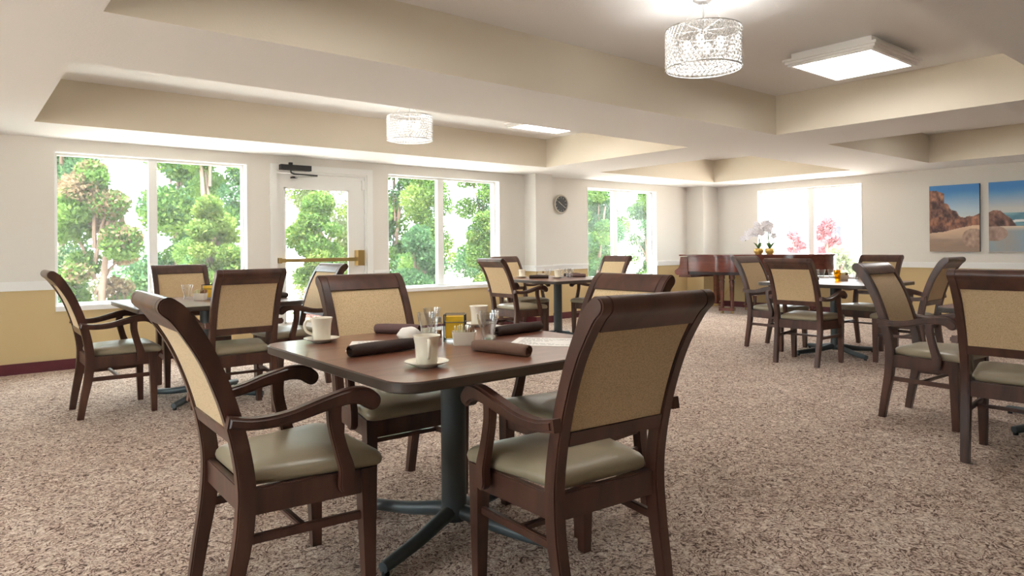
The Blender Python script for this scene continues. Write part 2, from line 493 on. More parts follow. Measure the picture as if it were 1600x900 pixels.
# ------------------------------------------------------------------ windows
def window(n, axis, a0, a1, m0, m1, c, sgn):
    """opening a0..a1 along axis, sash set back in the reveal; c = room face of the wall, sgn = outward sign"""
    w = empty('window_%d' % n, ((a0 + a1) / 2, c, WZ0) if axis == 'x' else (c, (a0 + a1) / 2, WZ0), kind='structure')
    def bx(name, mat, u0, u1, d0, d1, z0, z1, bev=0.003):
        lo, hi = sorted((sgn * d0, sgn * d1)); k = (a0 + a1) / 2
        if axis == 'x': return box(name, mat, w, u0 - k, u1 - k, lo, hi, z0 - WZ0, z1 - WZ0, bev)
        return box(name, mat, w, lo, hi, u0 - k, u1 - k, z0 - WZ0, z1 - WZ0, bev)
    t = 0.010
    bx('reveal', 'white', a0 - 0.001, a0 + t, -0.006, WT, WZ0, WZ1); bx('reveal', 'white', a1 - t, a1 + 0.001, -0.006, WT, WZ0, WZ1)
    bx('head', 'white', a0, a1, -0.006, WT, WZ1 - t, WZ1 + 0.001)
    bx('sill', 'white', a0 - 0.0, a1 + 0.0, -0.03, WT, WZ0 - 0.03, WZ0 + 0.02, 0.005)
    s = 0.024; d0, d1 = 0.10, 0.15
    i0, i1, j0, j1 = a0 + t, a1 - t, WZ0 + 0.02, WZ1 - t
    bx('frame_stile', 'white', i0, i0 + s, d0, d1, j0, j1); bx('frame_stile', 'white', i1 - s, i1, d0, d1, j0, j1)
    bx('frame_rail', 'white', i0 + s, i1 - s, d0, d1, j0, j0 + s); bx('frame_rail', 'white', i0 + s, i1 - s, d0, d1, j1 - s, j1)
    bx('mullion', 'white', m0, m1, d0 - 0.02, d1, j0 + s, j1 - s)
    for u0, u1 in ((i0 + s, m0), (m1, i1 - s)):
        bx('pane', 'pane', u0, u1, d0 + 0.022, d0 + 0.028, j0 + s, j1 - s, 0)
    return w
window(1, 'x', *WIN[0], 1.66, 1.745, YW, 1)
window(2, 'x', *WIN[1], 5.40, 5.50, YW, 1)
window(3, 'x', *WIN[2], 9.12, 9.23, YW, 1)
window(4, 'y', *RW, 5.90, 6.0, XR, 1)
window(5, 'y', *ADDED_WIN1, 1.5, 1.6, XL, -1)  # added behind the camera as a daylight source
window(6, 'y', *ADDED_WIN2, 5.1, 5.2, XL, -1)  # second added daylight window, also out of view

# ------------------------------------------------------------------ exterior door
d = empty('door_1', (3.6, YW, 0), kind='structure')
def dbx(name, mat, x0, x1, y0, y1, z0, z1, bev=0.003, par=None):
    return box(name, mat, par or d, x0 - 3.6, x1 - 3.6, y0, y1, z0, z1, bev)
dbx('casing', 'white', 2.955, 3.035, -0.022, 0.0, 0, 2.15); dbx('casing', 'white', 4.235, 4.315, -0.022, 0.0, 0, 2.15)
dbx('casing', 'white', 2.955, 4.315, -0.022, 0.0, 2.15, 2.225)
dbx('jamb', 'white', 3.0, 3.03, 0.0, WT, 0, 2.15); dbx('jamb', 'white', 4.215, 4.25, 0.0, WT, 0, 2.15)
dbx('jamb', 'white', 3.03, 4.215, 0.0, WT, 2.125, 2.15)
leaf = bmesh.new()
L0, L1, G0, G1 = 3.032, 4.213, 3.135, 3.995
for a in ((L0, G0, 0.01, 2.12), (G1, L1, 0.01, 2.12), (G0, G1, 0.01, 0.28), (G0, G1, 1.95, 2.12)):
    add_box(leaf, a[0] - 3.6, a[1] - 3.6, 0.03, 0.075, a[2], a[3])
link('leaf', mesh_of(leaf, 'leaf'), 'white', d)
for a in ((G0, G0 + 0.02, 0.28, 1.95), (G1 - 0.02, G1, 0.28, 1.95)):
    dbx('glazing_bead', 'white', a[0], a[1], 0.02, 0.03, a[2], a[3])
for a in ((G0, G1, 0.28, 0.30), (G0, G1, 1.93, 1.95)):
    dbx('glazing_bead', 'white', a[0], a[1], 0.02, 0.03, a[2], a[3])
dbx('pane', 'pane', G0, G1, 0.05, 0.056, 0.28, 1.95, 0)
bar = dbx('panic_bar', 'brass', 3.05, 4.07, -0.065, -0.025, 1.03, 1.075, 0.008)
bar['label'] = 'brass push bar across the glass'
dbx('bar_end', 'brass', 3.04, 3.075, -0.06, 0.03, 1.02, 1.085, 0.006, d)
dbx('latch_case', 'brass', 4.07, 4.16, -0.075, 0.03, 0.97, 1.17, 0.02, d)
dbx('door_sensor', 'white', 4.17, 4.205, -0.01, 0.03, 1.96, 2.08, 0.004)
cl = empty('door_closer', (3.0, YW - 0.022, 2.17), label='black hydraulic closer arm mounted on the white door head', cat='door closer')
box('closer_body', 'black', cl, 0.06, 0.44, -0.075, 0.0, -0.02, 0.045, 0.008)
box('spindle_cap', 'black', cl, 0.17, 0.21, -0.055, -0.02, 0.045, 0.075, 0.006)
tube_obj('elbow', 'black', cl, [(0.19, -0.04, -0.02), (0.19, -0.05, -0.05), (0.22, -0.09, -0.07)], 0.010)
tube_obj('arm', 'black', cl, [(0.20, -0.085, -0.068), (0.50, -0.11, -0.075)], 0.009)
tube_obj('forearm', 'steel', cl, [(0.50, -0.11, -0.085), (0.24, -0.02, -0.10)], 0.008)
box('shoe', 'black', cl, 0.22, 0.28, -0.03, 0.052, -0.11, -0.09, 0.004)

# ------------------------------------------------------------------ armchair
def make_chair():
    r = empty('dining_armchair')
    W = 'wood'
    cl_ = spline([(0.022, 0.0, 0.021), (0.045, 0.14, 0.024), (0.074, 0.30, 0.028), (0.082, 0.44, 0.028), (0.068, 0.56, 0.027),
                  (0.040, 0.68, 0.026), (0.004, 0.79, 0.026), (-0.034, 0.88, 0.027), (-0.076, 0.955, 0.029), (-0.110, 1.005, 0.030), (-0.138, 1.030, 0.029)], 5)
    full = strip_outline(cl_, cap1=True)
    for s in (-1, 1):
        y0, y1 = sorted((s * 0.195, s * 0.238))
        bm = prism_xz(full, y0, y1, 0.005)
        for v in bm.verts:                       # rear legs splay in slightly at the floor
            v.co.y += -s * 0.008 * max(0, (0.3 - v.co.z) / 0.3)
        link('back_post', mesh_of(bm), W, r, smooth=35)
    c = np.array(cl_)
    def seg(z0, z1): return [tuple(p) for p in c if z0 <= p[1] <= z1]
    top = [(p[0], p[1], p[2]) for p in c if p[1] >= 0.962]
    link('crest_rail', mesh_of(prism_xz(strip_outline(top, cap1=True), -0.197, 0.197, 0.002)), W, r, smooth=35)
    low = [(p[0], p[1], 0.018) for p in spline([(0.055, 0.595, 0), (0.043, 0.64, 0)], 3)]
    link('back_rail', mesh_of(prism_xz(strip_outline(low), -0.197, 0.197, 0.003)), W, r, smooth=35)
    pan = [(p[0], p[1], 0.019) for p in c if 0.625 <= p[1] <= 0.97]
    link('backrest_panel', mesh_of(prism_xz(strip_outline(pan), -0.196, 0.196, 0.004)), 'fabric', r, smooth=35)
    # front legs, tapered
    for s in (-1, 1):
        bm = bmesh.new()
        yc = s * 0.242
        lo = [(0.470, yc - 0.018), (0.507, yc - 0.018), (0.507, yc + 0.018), (0.470, yc + 0.018)]
        hi = [(0.452, yc - 0.027), (0.509, yc - 0.027), (0.509, yc + 0.027), (0.452, yc + 0.027)]
        a = [bm.verts.new((*p, 0)) for p in lo]; b_ = [bm.verts.new((*p, 0.440)) for p in hi]
        bm.faces.new(a[::-1]); bm.faces.new(b_)
        for i in range(4): bm.faces.new((a[i], a[(i + 1) % 4], b_[(i + 1) % 4], b_[i]))
        bevel(bm, 0.004)
        link('leg', mesh_of(bm), W, r, smooth=35)
    # seat frame rails
    def bar(name, p, q, w, z0, z1, mat=W, bev=0.004):
        p, q = np.array(p, float), np.array(q, float); d_ = (q - p) / np.linalg.norm(q - p); n_ = np.array([-d_[1], d_[0]]) * w / 2
        bm = prism_xy([tuple(p - n_), tuple(q - n_), tuple(q + n_), tuple(p + n_)], z0, z1, bev)
        return link(name, mesh_of(bm), mat, r, smooth=35)
    bar('seat_rail', (0.488, -0.222), (0.488, 0.222), 0.026, 0.355, 0.440)
    bar('seat_rail', (0.082, -0.197), (0.082, 0.197), 0.026, 0.355, 0.440)
    for s in (-1, 1):
        bar('seat_rail', (0.095, s * 0.216), (0.460, s * 0.248), 0.026, 0.355, 0.440)
        bar('side_stretcher', (0.065, s * 0.212), (0.475, s * 0.240), 0.021, 0.262, 0.292)
    bar('cross_stretcher', (0.27, -0.224), (0.27, 0.224), 0.024, 0.264, 0.284)
    # cushion
    rings = []
    N = 10
    def ring(inset, z):
        x0, x1 = 0.088 + inset, 0.545 - inset; wr, wf = 0.196 - inset, 0.272 - inset; rad = max(0.045 - inset * 0.3, 0.02)
        out = rrect(-1, 1, -1, 1, 0.16)
        res = []
        for u, v in out:
            x = x0 + (u + 1) / 2 * (x1 - x0); t = (x - 0.10) / 0.34
            w = wr + (wf - wr) * max(0, min(1, t)) ** 1.0
            res.append((x, v * w, z))
        return res
    bm = bmesh.new()
    for ins, z in ((0.012, 0.4385), (0.003, 0.446), (0.0, 0.459), (0.003, 0.473), (0.012, 0.484), (0.035, 0.494), (0.08, 0.501), (0.14, 0.505)):
        rings.append([bm.verts.new(p) for p in ring(ins, z)])
    n = len(rings[0])
    for a, b_ in zip(rings[:-1], rings[1:]):
        for k in range(n): bm.faces.new((a[k], a[(k + 1) % n], b_[(k + 1) % n], b_[k]))
    bm.faces.new(rings[0][::-1]); bm.faces.new(rings[-1])
    link('seat_cushion', mesh_of(bm), 'vinyl', r, smooth=60)
    # arms
    for s in (-1, 1):
        ac = spline([(0.018, 0.668, 0.020), (0.10, 0.655, 0.0185), (0.20, 0.660, 0.020), (0.31, 0.686, 0.023), (0.40, 0.701, 0.026),
                     (0.455, 0.695, 0.030), (0.486, 0.674, 0.030)], 5)
        bm = prism_xz(strip_outline(ac, cap1=True), -0.024, 0.024, 0.009, 3)
        for v in bm.verts: v.co.y += s * (0.252 + 0.026 * min(1, v.co.x / 0.3))
        link('armrest', mesh_of(bm), W, r, smooth=40)
        pc = spline([(0.352, 0.695, 0.024), (0.352, 0.62, 0.022), (0.372, 0.53, 0.022), (0.392, 0.46, 0.025), (0.392, 0.405, 0.027)], 5)
        bm = prism_xz(strip_outline(pc, cap1=True), -0.016, 0.016, 0.005, 2)
        for v in bm.verts: v.co.y += s * (0.277 + 0.006 * (0.7 - v.co.z) / 0.3)
        link('arm_post', mesh_of(bm), W, r, smooth=40)
    return r

# chair origin is midway between the back feet; it faces its local +x
first_chair = make_chair()
chair_used = [False]
def chair(x, y, face, label, group):
    o = first_chair if not chair_used[0] else copy_tree(first_chair)
    chair_used[0] = True
    o.location = (x, y, 0); o.rotation_euler = (0, 0, face)
    setprops(o, label, 'chair', group)
    return o

EAST, NORTH, WEST, SOUTH = 0.0, PI / 2, PI, -PI / 2
T1, T2, T3, TR, TN = (1.64, 2.40), (1.60, 5.87), (6.03, 6.42), (7.42, 3.50), (5.50, 1.08)
A = 'dark wooden armchair '
GM, GW, GC, GA, GB = ('armchairs at the %s table' % t for t in ('menu', 'window', 'clock', 'amber glass', 'bare'))
chair(0.635, 2.42, EAST - 0.03, A + 'at the menu table, on the side away from the piano', GM)
chair(1.63, 1.435, NORTH - 0.09, A + 'at the menu table, on the side away from the windows', GM)
chair(1.69, 3.22, SOUTH - 0.04, A + 'at the menu table, on the window side', GM)
chair(2.48, 2.24, WEST, A + 'at the menu table, on the piano side', GM)
chair(0.67, 5.88, EAST, A + 'beside the bare tan wall end, seen in profile', GW)
chair(1.62, 4.97, NORTH - 0.02, A + 'at the window table, its back toward the menu table', GW)
chair(1.62, 6.70, SOUTH, A + 'directly in front of the wide double window', GW)
chair(2.60, 5.95, WEST + 0.05, A + 'in front of the glass exit door', GW)
chair(5.06, 6.40, EAST, A + 'at the clock table, on the exit door side', GC)
chair(6.02, 7.38, SOUTH, A + 'at the clock table, against the window wall', GC)
chair(6.98, 6.36, WEST, A + 'at the clock table, on the piano side', GC)
chair(6.41, 3.43, EAST + 0.04, A + 'at the amber glass table, its back turned to the clock table', GA)
chair(7.40, 4.45, SOUTH - 0.05, A + 'at the amber glass table, before the curved piano side', GA)
chair(8.44, 3.49, WEST, A + 'at the amber glass table, on the piano window side', GA)
chair(7.42, 2.50, NORTH, A + 'at the amber glass table, below the beach pictures', GA)
chair(5.17, 2.04, SOUTH - 0.03, A + 'at the bare table, on its window side', GB)
chair(4.24, 1.10, EAST + 0.03, A + 'at the bare table, its back toward the menu table', GB)

# ------------------------------------------------------------------ tables
TZ = 0.785
def make_table():
    t = empty('dining_table')
    h_ = 0.60
    link('tabletop', mesh_of(prism_xy(rrect(-h_ + 0.004, h_ - 0.004, -h_ + 0.004, h_ - 0.004, 0.09, 8), TZ - 0.032, TZ, 0.0015, 1)), 'top', t, smooth=35)
    o_ = rrect(-h_, h_, -h_, h_, 0.094, 8); i_ = rrect(-h_ + 0.0045, h_ - 0.0045, -h_ + 0.0045, h_ - 0.0045, 0.0895, 8)
    bm = bmesh.new()
    prof = [(0, TZ - 0.036), (1, TZ - 0.032), (1, TZ - 0.005), (0, TZ - 0.0008)]
    rings = []
    for k, z in prof:
        rings.append([bm.verts.new(((a[0] * k + b_[0] * (1 - k)), (a[1] * k + b_[1] * (1 - k)), z)) for a, b_ in zip(o_, i_)])
    n = len(o_)
    for a, b_ in zip(rings, rings[1:] + rings[:1]):
        for k in range(n): bm.faces.new((a[k], a[(k + 1) % n], b_[(k + 1) % n], b_[k]))
    link('edge_band', mesh_of(bm), 'edge', t, smooth=35)
    link('top_plate', mesh_of(prism_xy(rrect(-0.2, 0.2, -0.2, 0.2, 0.03), TZ - 0.05, TZ - 0.0325)), 'iron', t)
    link('column', lathe_mesh([(0, 0.05), (0.056, 0.05), (0.055, 0.10), (0.053, 0.15), (0.053, TZ - 0.051), (0, TZ - 0.051)], 28), 'iron', t, smooth=40)
    for k in range(4):
        a = PI / 2 * k
        pts = spline([(0.03, 0, 0.085), (0.10, 0, 0.075), (0.25, 0, 0.05), (0.42, 0, 0.036), (0.47, 0, 0.033)], 4)
        bm = bmesh.new(); tube(bm, pts, list(np.linspace(0.034, 0.021, len(pts))), 10)
        ft = link('foot', mesh_of(bm), 'iron', t, rot=(0, 0, a), smooth=50)
        link('glide', lathe_mesh([(0, 0), (0.015, 0), (0.015, 0.02), (0, 0.02)], 12), 'black', ft, loc=(0.455, 0, 0))
    return t
first_table = make_table()
TL = [(T1, 'square brown dining table set with paper menus and two cream cups', 0.0, 22),
      (T2, 'square brown dining table under the wide double window', 0.0, 45),
      (T3, 'square dining table on slate column below the wall clock', 0.0, 30),
      (TR, 'square dining table with an amber glass, standing before the piano', 0.0, 62),
      (TN, 'bare reddish brown dining table with nothing on top', 0.0, 62)]
for i, ((x, y), lab, rz, fr) in enumerate(TL):
    t = first_table if i == 0 else copy_tree(first_table)
    t.location = (x, y, 0)
    setprops(t, lab, 'table', 'square pedestal dining tables')
    k = 0
    for ch in t.children:
        if ch.name.startswith('foot'):
            ch.rotation_euler = (0, 0, math.radians(fr) + PI / 2 * k); k += 1

# ------------------------------------------------------------------ tableware
def make_cup():
    r = empty('coffee_cup')
    body = link('bowl', lathe_mesh([(0, 0.012), (0.030, 0.010), (0.0335, 0.014), (0.0345, 0.04), (0.0365, 0.07), (0.040, 0.086), (0.0425, 0.094),
                             (0.0415, 0.0955), (0.038, 0.090), (0.034, 0.07), (0.031, 0.03), (0.026, 0.02), (0, 0.019)], 32), 'ceramic', r, smooth=50)
    bm = bmesh.new()
    tube(bm, spline([(0.036, 0, 0.082), (0.055, 0, 0.084), (0.064, 0, 0.066), (0.056, 0, 0.044), (0.031, 0, 0.030)], 5), 0.0055, 8)
    link('handle', mesh_of(bm), 'ceramic', r, smooth=60)
    for ch in r.children: ch.scale = (1.14, 1.14, 1.16)
    return r
def make_saucer():
    me = lathe_mesh([(0, 0), (0.038, 0), (0.042, 0.004), (0.060, 0.010), (0.076, 0.017), (0.078, 0.019), (0.075, 0.019), (0.058, 0.013), (0.040, 0.0075), (0, 0.0072)], 36)
    return link('saucer', me, 'ceramic', smooth=50)
cup0, sau0 = make_cup(), make_saucer()
used = {}
def place(proto, key, x, y, z, rz, label, cat, group, name=None):
    o = copy_tree(proto) if used.get(key) else proto
    used[key] = True
    o.location = (x, y, z); o.rotation_euler = (0, 0, rz)
    setprops(o, label, cat, group)
    return o
def cup(x, y, rz, lab, slab, grp='cups on the tables'):
    place(sau0, 'saucer', x, y, TZ, 0, slab, 'saucer', 'saucers under cups')
    place(cup0, 'cup', x, y, TZ - 0.0025, rz, lab, 'cup', grp)
cup(1.262, 2.87, math.radians(152), 'cream ceramic cup at the table corner toward the exit door', 'cream saucer at the menu table corner toward the exit door')
cup(1.278, 2.03, math.radians(-116), 'cream cup beside the taupe rolled napkin on the menu table', 'cream saucer beside the taupe rolled napkin')
cup(2.12, 2.86, math.radians(30), 'white cup behind the goblets on the menu table', 'saucer under the cup behind the goblets')
cup(5.80, 6.86, 0.6, 'pale cup on the clock table at its exit door side', 'saucer on the clock table at its exit door side')
cup(6.03, 6.42, 1.0, 'pale cup among the glasses on the clock table', 'saucer among the glasses on the clock table')

def tumbler_mesh():
    return lathe_mesh([(0, 0.0), (0.029, 0.0), (0.031, 0.004), (0.029, 0.012), (0.0255, 0.03), (0.029, 0.058), (0.038, 0.088), (0.0425, 0.112), (0.044, 0.126),
                       (0.0425, 0.1265), (0.0405, 0.112), (0.036, 0.088), (0.027, 0.058), (0.022, 0.032), (0.019, 0.022), (0, 0.018)], 28)
gl0 = link('water_glass', tumbler_mesh(), 'glassware', smooth=60)
def glass(x, y, lab, grp='clear water glasses', s=1.0):
    o = place(gl0, 'glass', x, y, TZ, 0, lab, 'glass', grp); o.scale = (s, s, s)
glass(1.655, 2.63, 'clear footed glass beside the crumpled white napkin', s=0.95)
glass(1.80, 2.81, 'clear footed glass behind the glass shaker on the menu table', s=0.95)
glass(1.775, 2.335, 'clear footed glass touching the white sugar caddy')
glass(1.86, 2.43, 'clear footed glass at the dark napkin end, piano side of the sugar caddy')
glass(1.49, 6.02, 'clear glass on the window table beside the sugar caddy')
for i, (dx, dy) in enumerate(((0.10, 0.02), (0.16, -0.08), (0.22, 0.04), (-0.06, 0.12))):
    glass(T3[0] + dx, T3[1] + dy, 'clear glass in the cluster on the clock table', 'glasses clustered on the clock table', 0.95)
for i, (dx, dy) in enumerate(((0.25, 0.35), (0.33, 0.20), (0.18, 0.24), (0.50, 0.0))):
    glass(TR[0] + dx, TR[1] + dy, 'clear glass on the amber glass table before the piano', 'clear glasses on the amber glass table', 0.95)
am = link('amber_glass', lathe_mesh([(0, 0), (0.026, 0), (0.030, 0.03), (0.036, 0.115), (0.0345, 0.115), (0.028, 0.03), (0.024, 0.008), (0, 0.008)], 20), 'amber', smooth=50, loc=(TR[0] + 0.22, TR[1] + 0.08, TZ))
setprops(am, 'amber yellow glass on the table before the piano', 'glass')

def napkin_mesh(L=0.27, r0=0.027, seed=1):
    rnd = random.Random(seed); bm = bmesh.new(); n = 20; m_ = 16; rings = []
    ph = rnd.random() * 6
    for i in range(m_ + 1):
        t = i / m_; x = (t - 0.5) * L
        r = r0 * (0.86 + 0.14 * math.sin(PI * min(1, max(0, t * 1.05))) ** 0.5)
        ring = []
        for k in range(n):
            a = 2 * PI * k / n
            spiral = 1 + 0.13 * ((a / (2 * PI) + t * 0.55 + 0.1 * ph) % 1.0)   # wrapped fold line
            wr = 1 + 0.02 * math.sin(a * 3 + t * 9 + ph)
            rr = r * spiral * wr
            y = rr * math.cos(a) * 1.12; z = rr * math.sin(a) * 0.86
            ring.append(bm.verts.new((x, y, max(z, -0.80 * r0) + 0.80 * r0)))
        rings.append(ring)
    for a, b_ in zip(rings[:-1], rings[1:]):
        for k in range(n): bm.faces.new((a[k], a[(k + 1) % n], b_[(k + 1) % n], b_[k]))
    for end, sgn in ((rings[0], -1), (rings[-1], 1)):                         # rolled layers at the ends
        c0 = sum((v.co for v in end), Vector()) / n; prev = end
        for sc, dx in ((0.82, 0.003), (0.72, -0.010), (0.45, -0.004), (0.30, -0.014)):
            cur = [bm.verts.new(c0 + (v.co - c0) * sc + Vector((sgn * dx, 0, 0))) for v in end]
            for k in range(n): bm.faces.new((prev[k], prev[(k + 1) % n], cur[(k + 1) % n], cur[k]))
            prev = cur
        bm.faces.new(prev)
    return mesh_of(bm, 'napkin')
def napkin(x, y, rz, mat, lab, grp=None, L=0.27, seed=1, z=TZ):
    o = link('rolled_napkin', napkin_mesh(L, 0.027, seed), mat, loc=(x, y, z), rot=(0, 0, rz), smooth=70)
    setprops(o, lab, 'napkin', grp or 'rolled napkins on the menu table')
def ang(p, q): return math.atan2(q[1] - p[1], q[0] - p[0])
napkin(1.315, 2.40, ang((1.164, 2.396), (1.463, 2.405)), 'napkin', 'dark brown rolled napkin lying on a menu by the cream cup', L=0.30, seed=1, z=TZ + 0.0015)
napkin(1.645, 2.075, ang((1.609, 2.21), (1.675, 1.945)), 'napkin_light', 'taupe rolled napkin with diagonal fold beside the sugar caddy', L=0.26, seed=2)
napkin(2.09, 2.50, ang((1.941, 2.47), (2.24, 2.49)), 'napkin', 'dark brown rolled napkin by the goblets, toward the piano', L=0.29, seed=3)
napkin(1.66, 2.90, ang((1.60, 2.99), (1.71, 2.84)), 'napkin_mauve', 'mauve brown rolled napkin behind the crumpled white napkin', L=0.22, seed=4)
napkin(1.10, 5.80, 1.2, 'napkin', 'dark rolled napkin at the corner of the window table', 'rolled napkins on other tables', L=0.22, seed=5)
napkin(2.08, 5.66, 0.3, 'napkin', 'dark rolled napkin on the window table at its exit door side', 'rolled napkins on other tables', L=0.24, seed=12)
napkin(T3[0] - 0.20, T3[1] + 0.14, -0.7, 'napkin', 'dark rolled napkin left of the cup on the clock table', 'rolled napkins on other tables', L=0.24, seed=6)
napkin(T3[0] + 0.36, T3[1] + 0.02, -0.7, 'napkin_mauve', 'rolled napkin at the piano side of the clock table', 'rolled napkins on other tables', L=0.24, seed=7)
napkin(T3[0] + 0.48, T3[1] + 0.22, -0.5, 'napkin', 'dark rolled napkin at the far corner of the clock table', 'rolled napkins on other tables', L=0.22, seed=9)
napkin(TR[0] - 0.04, TR[1] + 0.30, -0.6, 'napkin', 'dark rolled napkin on the amber glass table', 'rolled napkins on other tables', L=0.26, seed=8)

def menu(cx_, cy_, rz, L, W_, lab):
    r = empty('paper_menu', (cx_, cy_, TZ), rz, lab, 'menu', 'paper menus')
    box('sheet', 'paper', r, -L / 2, L / 2, -W_ / 2, W_ / 2, 0.0002, 0.0012)
    bm = bmesh.new(); rnd = random.Random(int(cx_ * 100))
    for i in range(9):
        y = W_ / 2 - 0.022 - i * (W_ - 0.04) / 9; x = -L / 2 + 0.03
        while x < L / 2 - 0.05:
            w = rnd.uniform(0.008, 0.03)
            add_box(bm, x, x + w, y - 0.0022, y + 0.0022, 0.0012, 0.0014); x += w + 0.006
            if rnd.random() < 0.09: break
    link('print', mesh_of(bm), 'ink', r)
menu(1.405, 2.59, ang((1.37, 2.80), (1.60, 2.66)) , 0.27, 0.29, 'printed paper menu under the dark napkin by the cream cup')
menu(2.00, 2.17, ang((1.95, 2.42), (2.13, 2.19)), 0.34, 0.25, 'printed paper menu lying flat on the piano side of the table')

# crumpled napkin
bm = bmesh.new(); bmesh.ops.create_icosphere(bm, subdivisions=3, radius=0.04)
rnd = random.Random(5); ks = [(Vector((rnd.gauss(0, 1), rnd.gauss(0, 1), rnd.gauss(0, 1))).normalized(), rnd.uniform(0, 6)) for _ in range(7)]
for v in bm.verts:
    nrm = v.co.normalized(); k = 1 + 0.16 * sum(abs(math.sin(4 * nrm.dot(d_) + p)) for d_, p in ks) / 3 - 0.1
    v.co = Vector((v.co.x * k * 1.25, v.co.y * k, max(0, v.co.z * k * 0.75 + 0.020)))
o = link('crumpled_napkin', mesh_of(bm), 'paper', loc=(1.60, 2.69, TZ), smooth=25)
setprops(o, 'small crumpled white paper napkin beside the cream cup', 'napkin')

def caddy(x, y, rz, lab):
    r = empty('sugar_caddy', (x, y, TZ), rz, lab, 'caddy', 'white sugar caddies')
    bm = bmesh.new()
    prof = [(0.040, 0.028, 0.0), (0.044, 0.031, 0.004), (0.050, 0.036, 0.055), (0.0505, 0.0365, 0.058), (0.047, 0.033, 0.058), (0.041, 0.028, 0.008)]
    rings = [[bm.verts.new((px, py, z)) for px, py in rrect(-a, a, -b2, b2, 0.008, 3)] for a, b2, z in prof]
    n = len(rings[0])
    for a, b_ in zip(rings[:-1], rings[1:]):
        for k in range(n): bm.faces.new((a[k], a[(k + 1) % n], b_[(k + 1) % n], b_[k]))
    bm.faces.new(rings[0][::-1]); bm.faces.new(rings[-1])
    link('dish', mesh_of(bm), 'ceramic', r, smooth=40)
    for k in range(14):
        px = -0.037 + k * 0.0056
        p = box('sugar_packet', 'creampkt' if k < 8 else 'brownpkt', r, -0.0014, 0.0014, -0.024, 0.024, 0, 0.064, 0.0008, 1)
        p.location = (px, random.uniform(-0.002, 0.002), 0.014 + random.uniform(0, 0.008)); p.rotation_euler = (random.uniform(-0.08, 0.08), random.uniform(-0.05, 0.25), 0)
def rack(x, y, rz, lab, wires=True):
    r = empty('packet_rack', (x, y, TZ), rz, lab, 'packet rack', 'wire packet racks')
    W_, D_, H_ = 0.045, 0.034, 0.118
    for sx in (-1, 1):
        for sy in (-1, 1):
            tube_obj('upright', 'black_wire', r, [(sx * W_, sy * D_, 0), (sx * W_, sy * D_, H_)], 0.003, 6)
    for z in (0.012, 0.085, H_):
        for s in (-1, 1):
            tube_obj('crossbar', 'black_wire', r, [(-W_, s * D_, z), (W_, s * D_, z)], 0.0022, 6)
            tube_obj('crossbar', 'black_wire', r, [(s * W_, -D_, z), (s * W_, D_, z)], 0.0022, 6)
    for k in range(9):
        yy = -0.025 + k * 0.0062
        p = box('yellow_packet', 'yellow', r, -0.038, 0.038, -0.0022, 0.0022, 0.014, 0.110, 0.001, 1)
        p.location = (0, yy, 0); p.rotation_euler = (random.uniform(-0.02, 0.02), 0, 0)
caddy(1.672, 2.36, math.radians(-38), 'white sugar caddy with paper packets on the menu table')
rack(1.715, 2.49, math.radians(-40), 'black wire rack of yellow packets on the menu table')
caddy(1.56, 5.90, math.radians(-40), 'white sugar caddy on the window table')
rack(1.66, 6.02, math.radians(-40), 'black wire rack of yellow packets on the window table')
caddy(TR[0] + 0.36, TR[1] + 0.08, math.radians(-40), 'white sugar caddy beside the amber glass')
caddy(T3[0] - 0.02, T3[1] + 0.30, math.radians(-40), 'white sugar caddy on the clock table')

sh = empty('glass_shaker', (1.70, 2.60, TZ), 0, 'small glass shaker with steel cap beside the wire rack', 'shaker')
link('jar', lathe_mesh([(0, 0), (0.019, 0), (0.021, 0.01), (0.017, 0.06), (0.015, 0.075), (0, 0.075)], 10), 'glassware', sh)
link('seasoning', lathe_mesh([(0, 0.004), (0.016, 0.004), (0.0155, 0.04), (0, 0.04)], 10), 'brownpkt', sh)
link('cap', lathe_mesh([(0.0155, 0.0755), (0.0165, 0.076), (0.0165, 0.092), (0.012, 0.100), (0, 0.102)], 16), 'steel', sh, smooth=40)

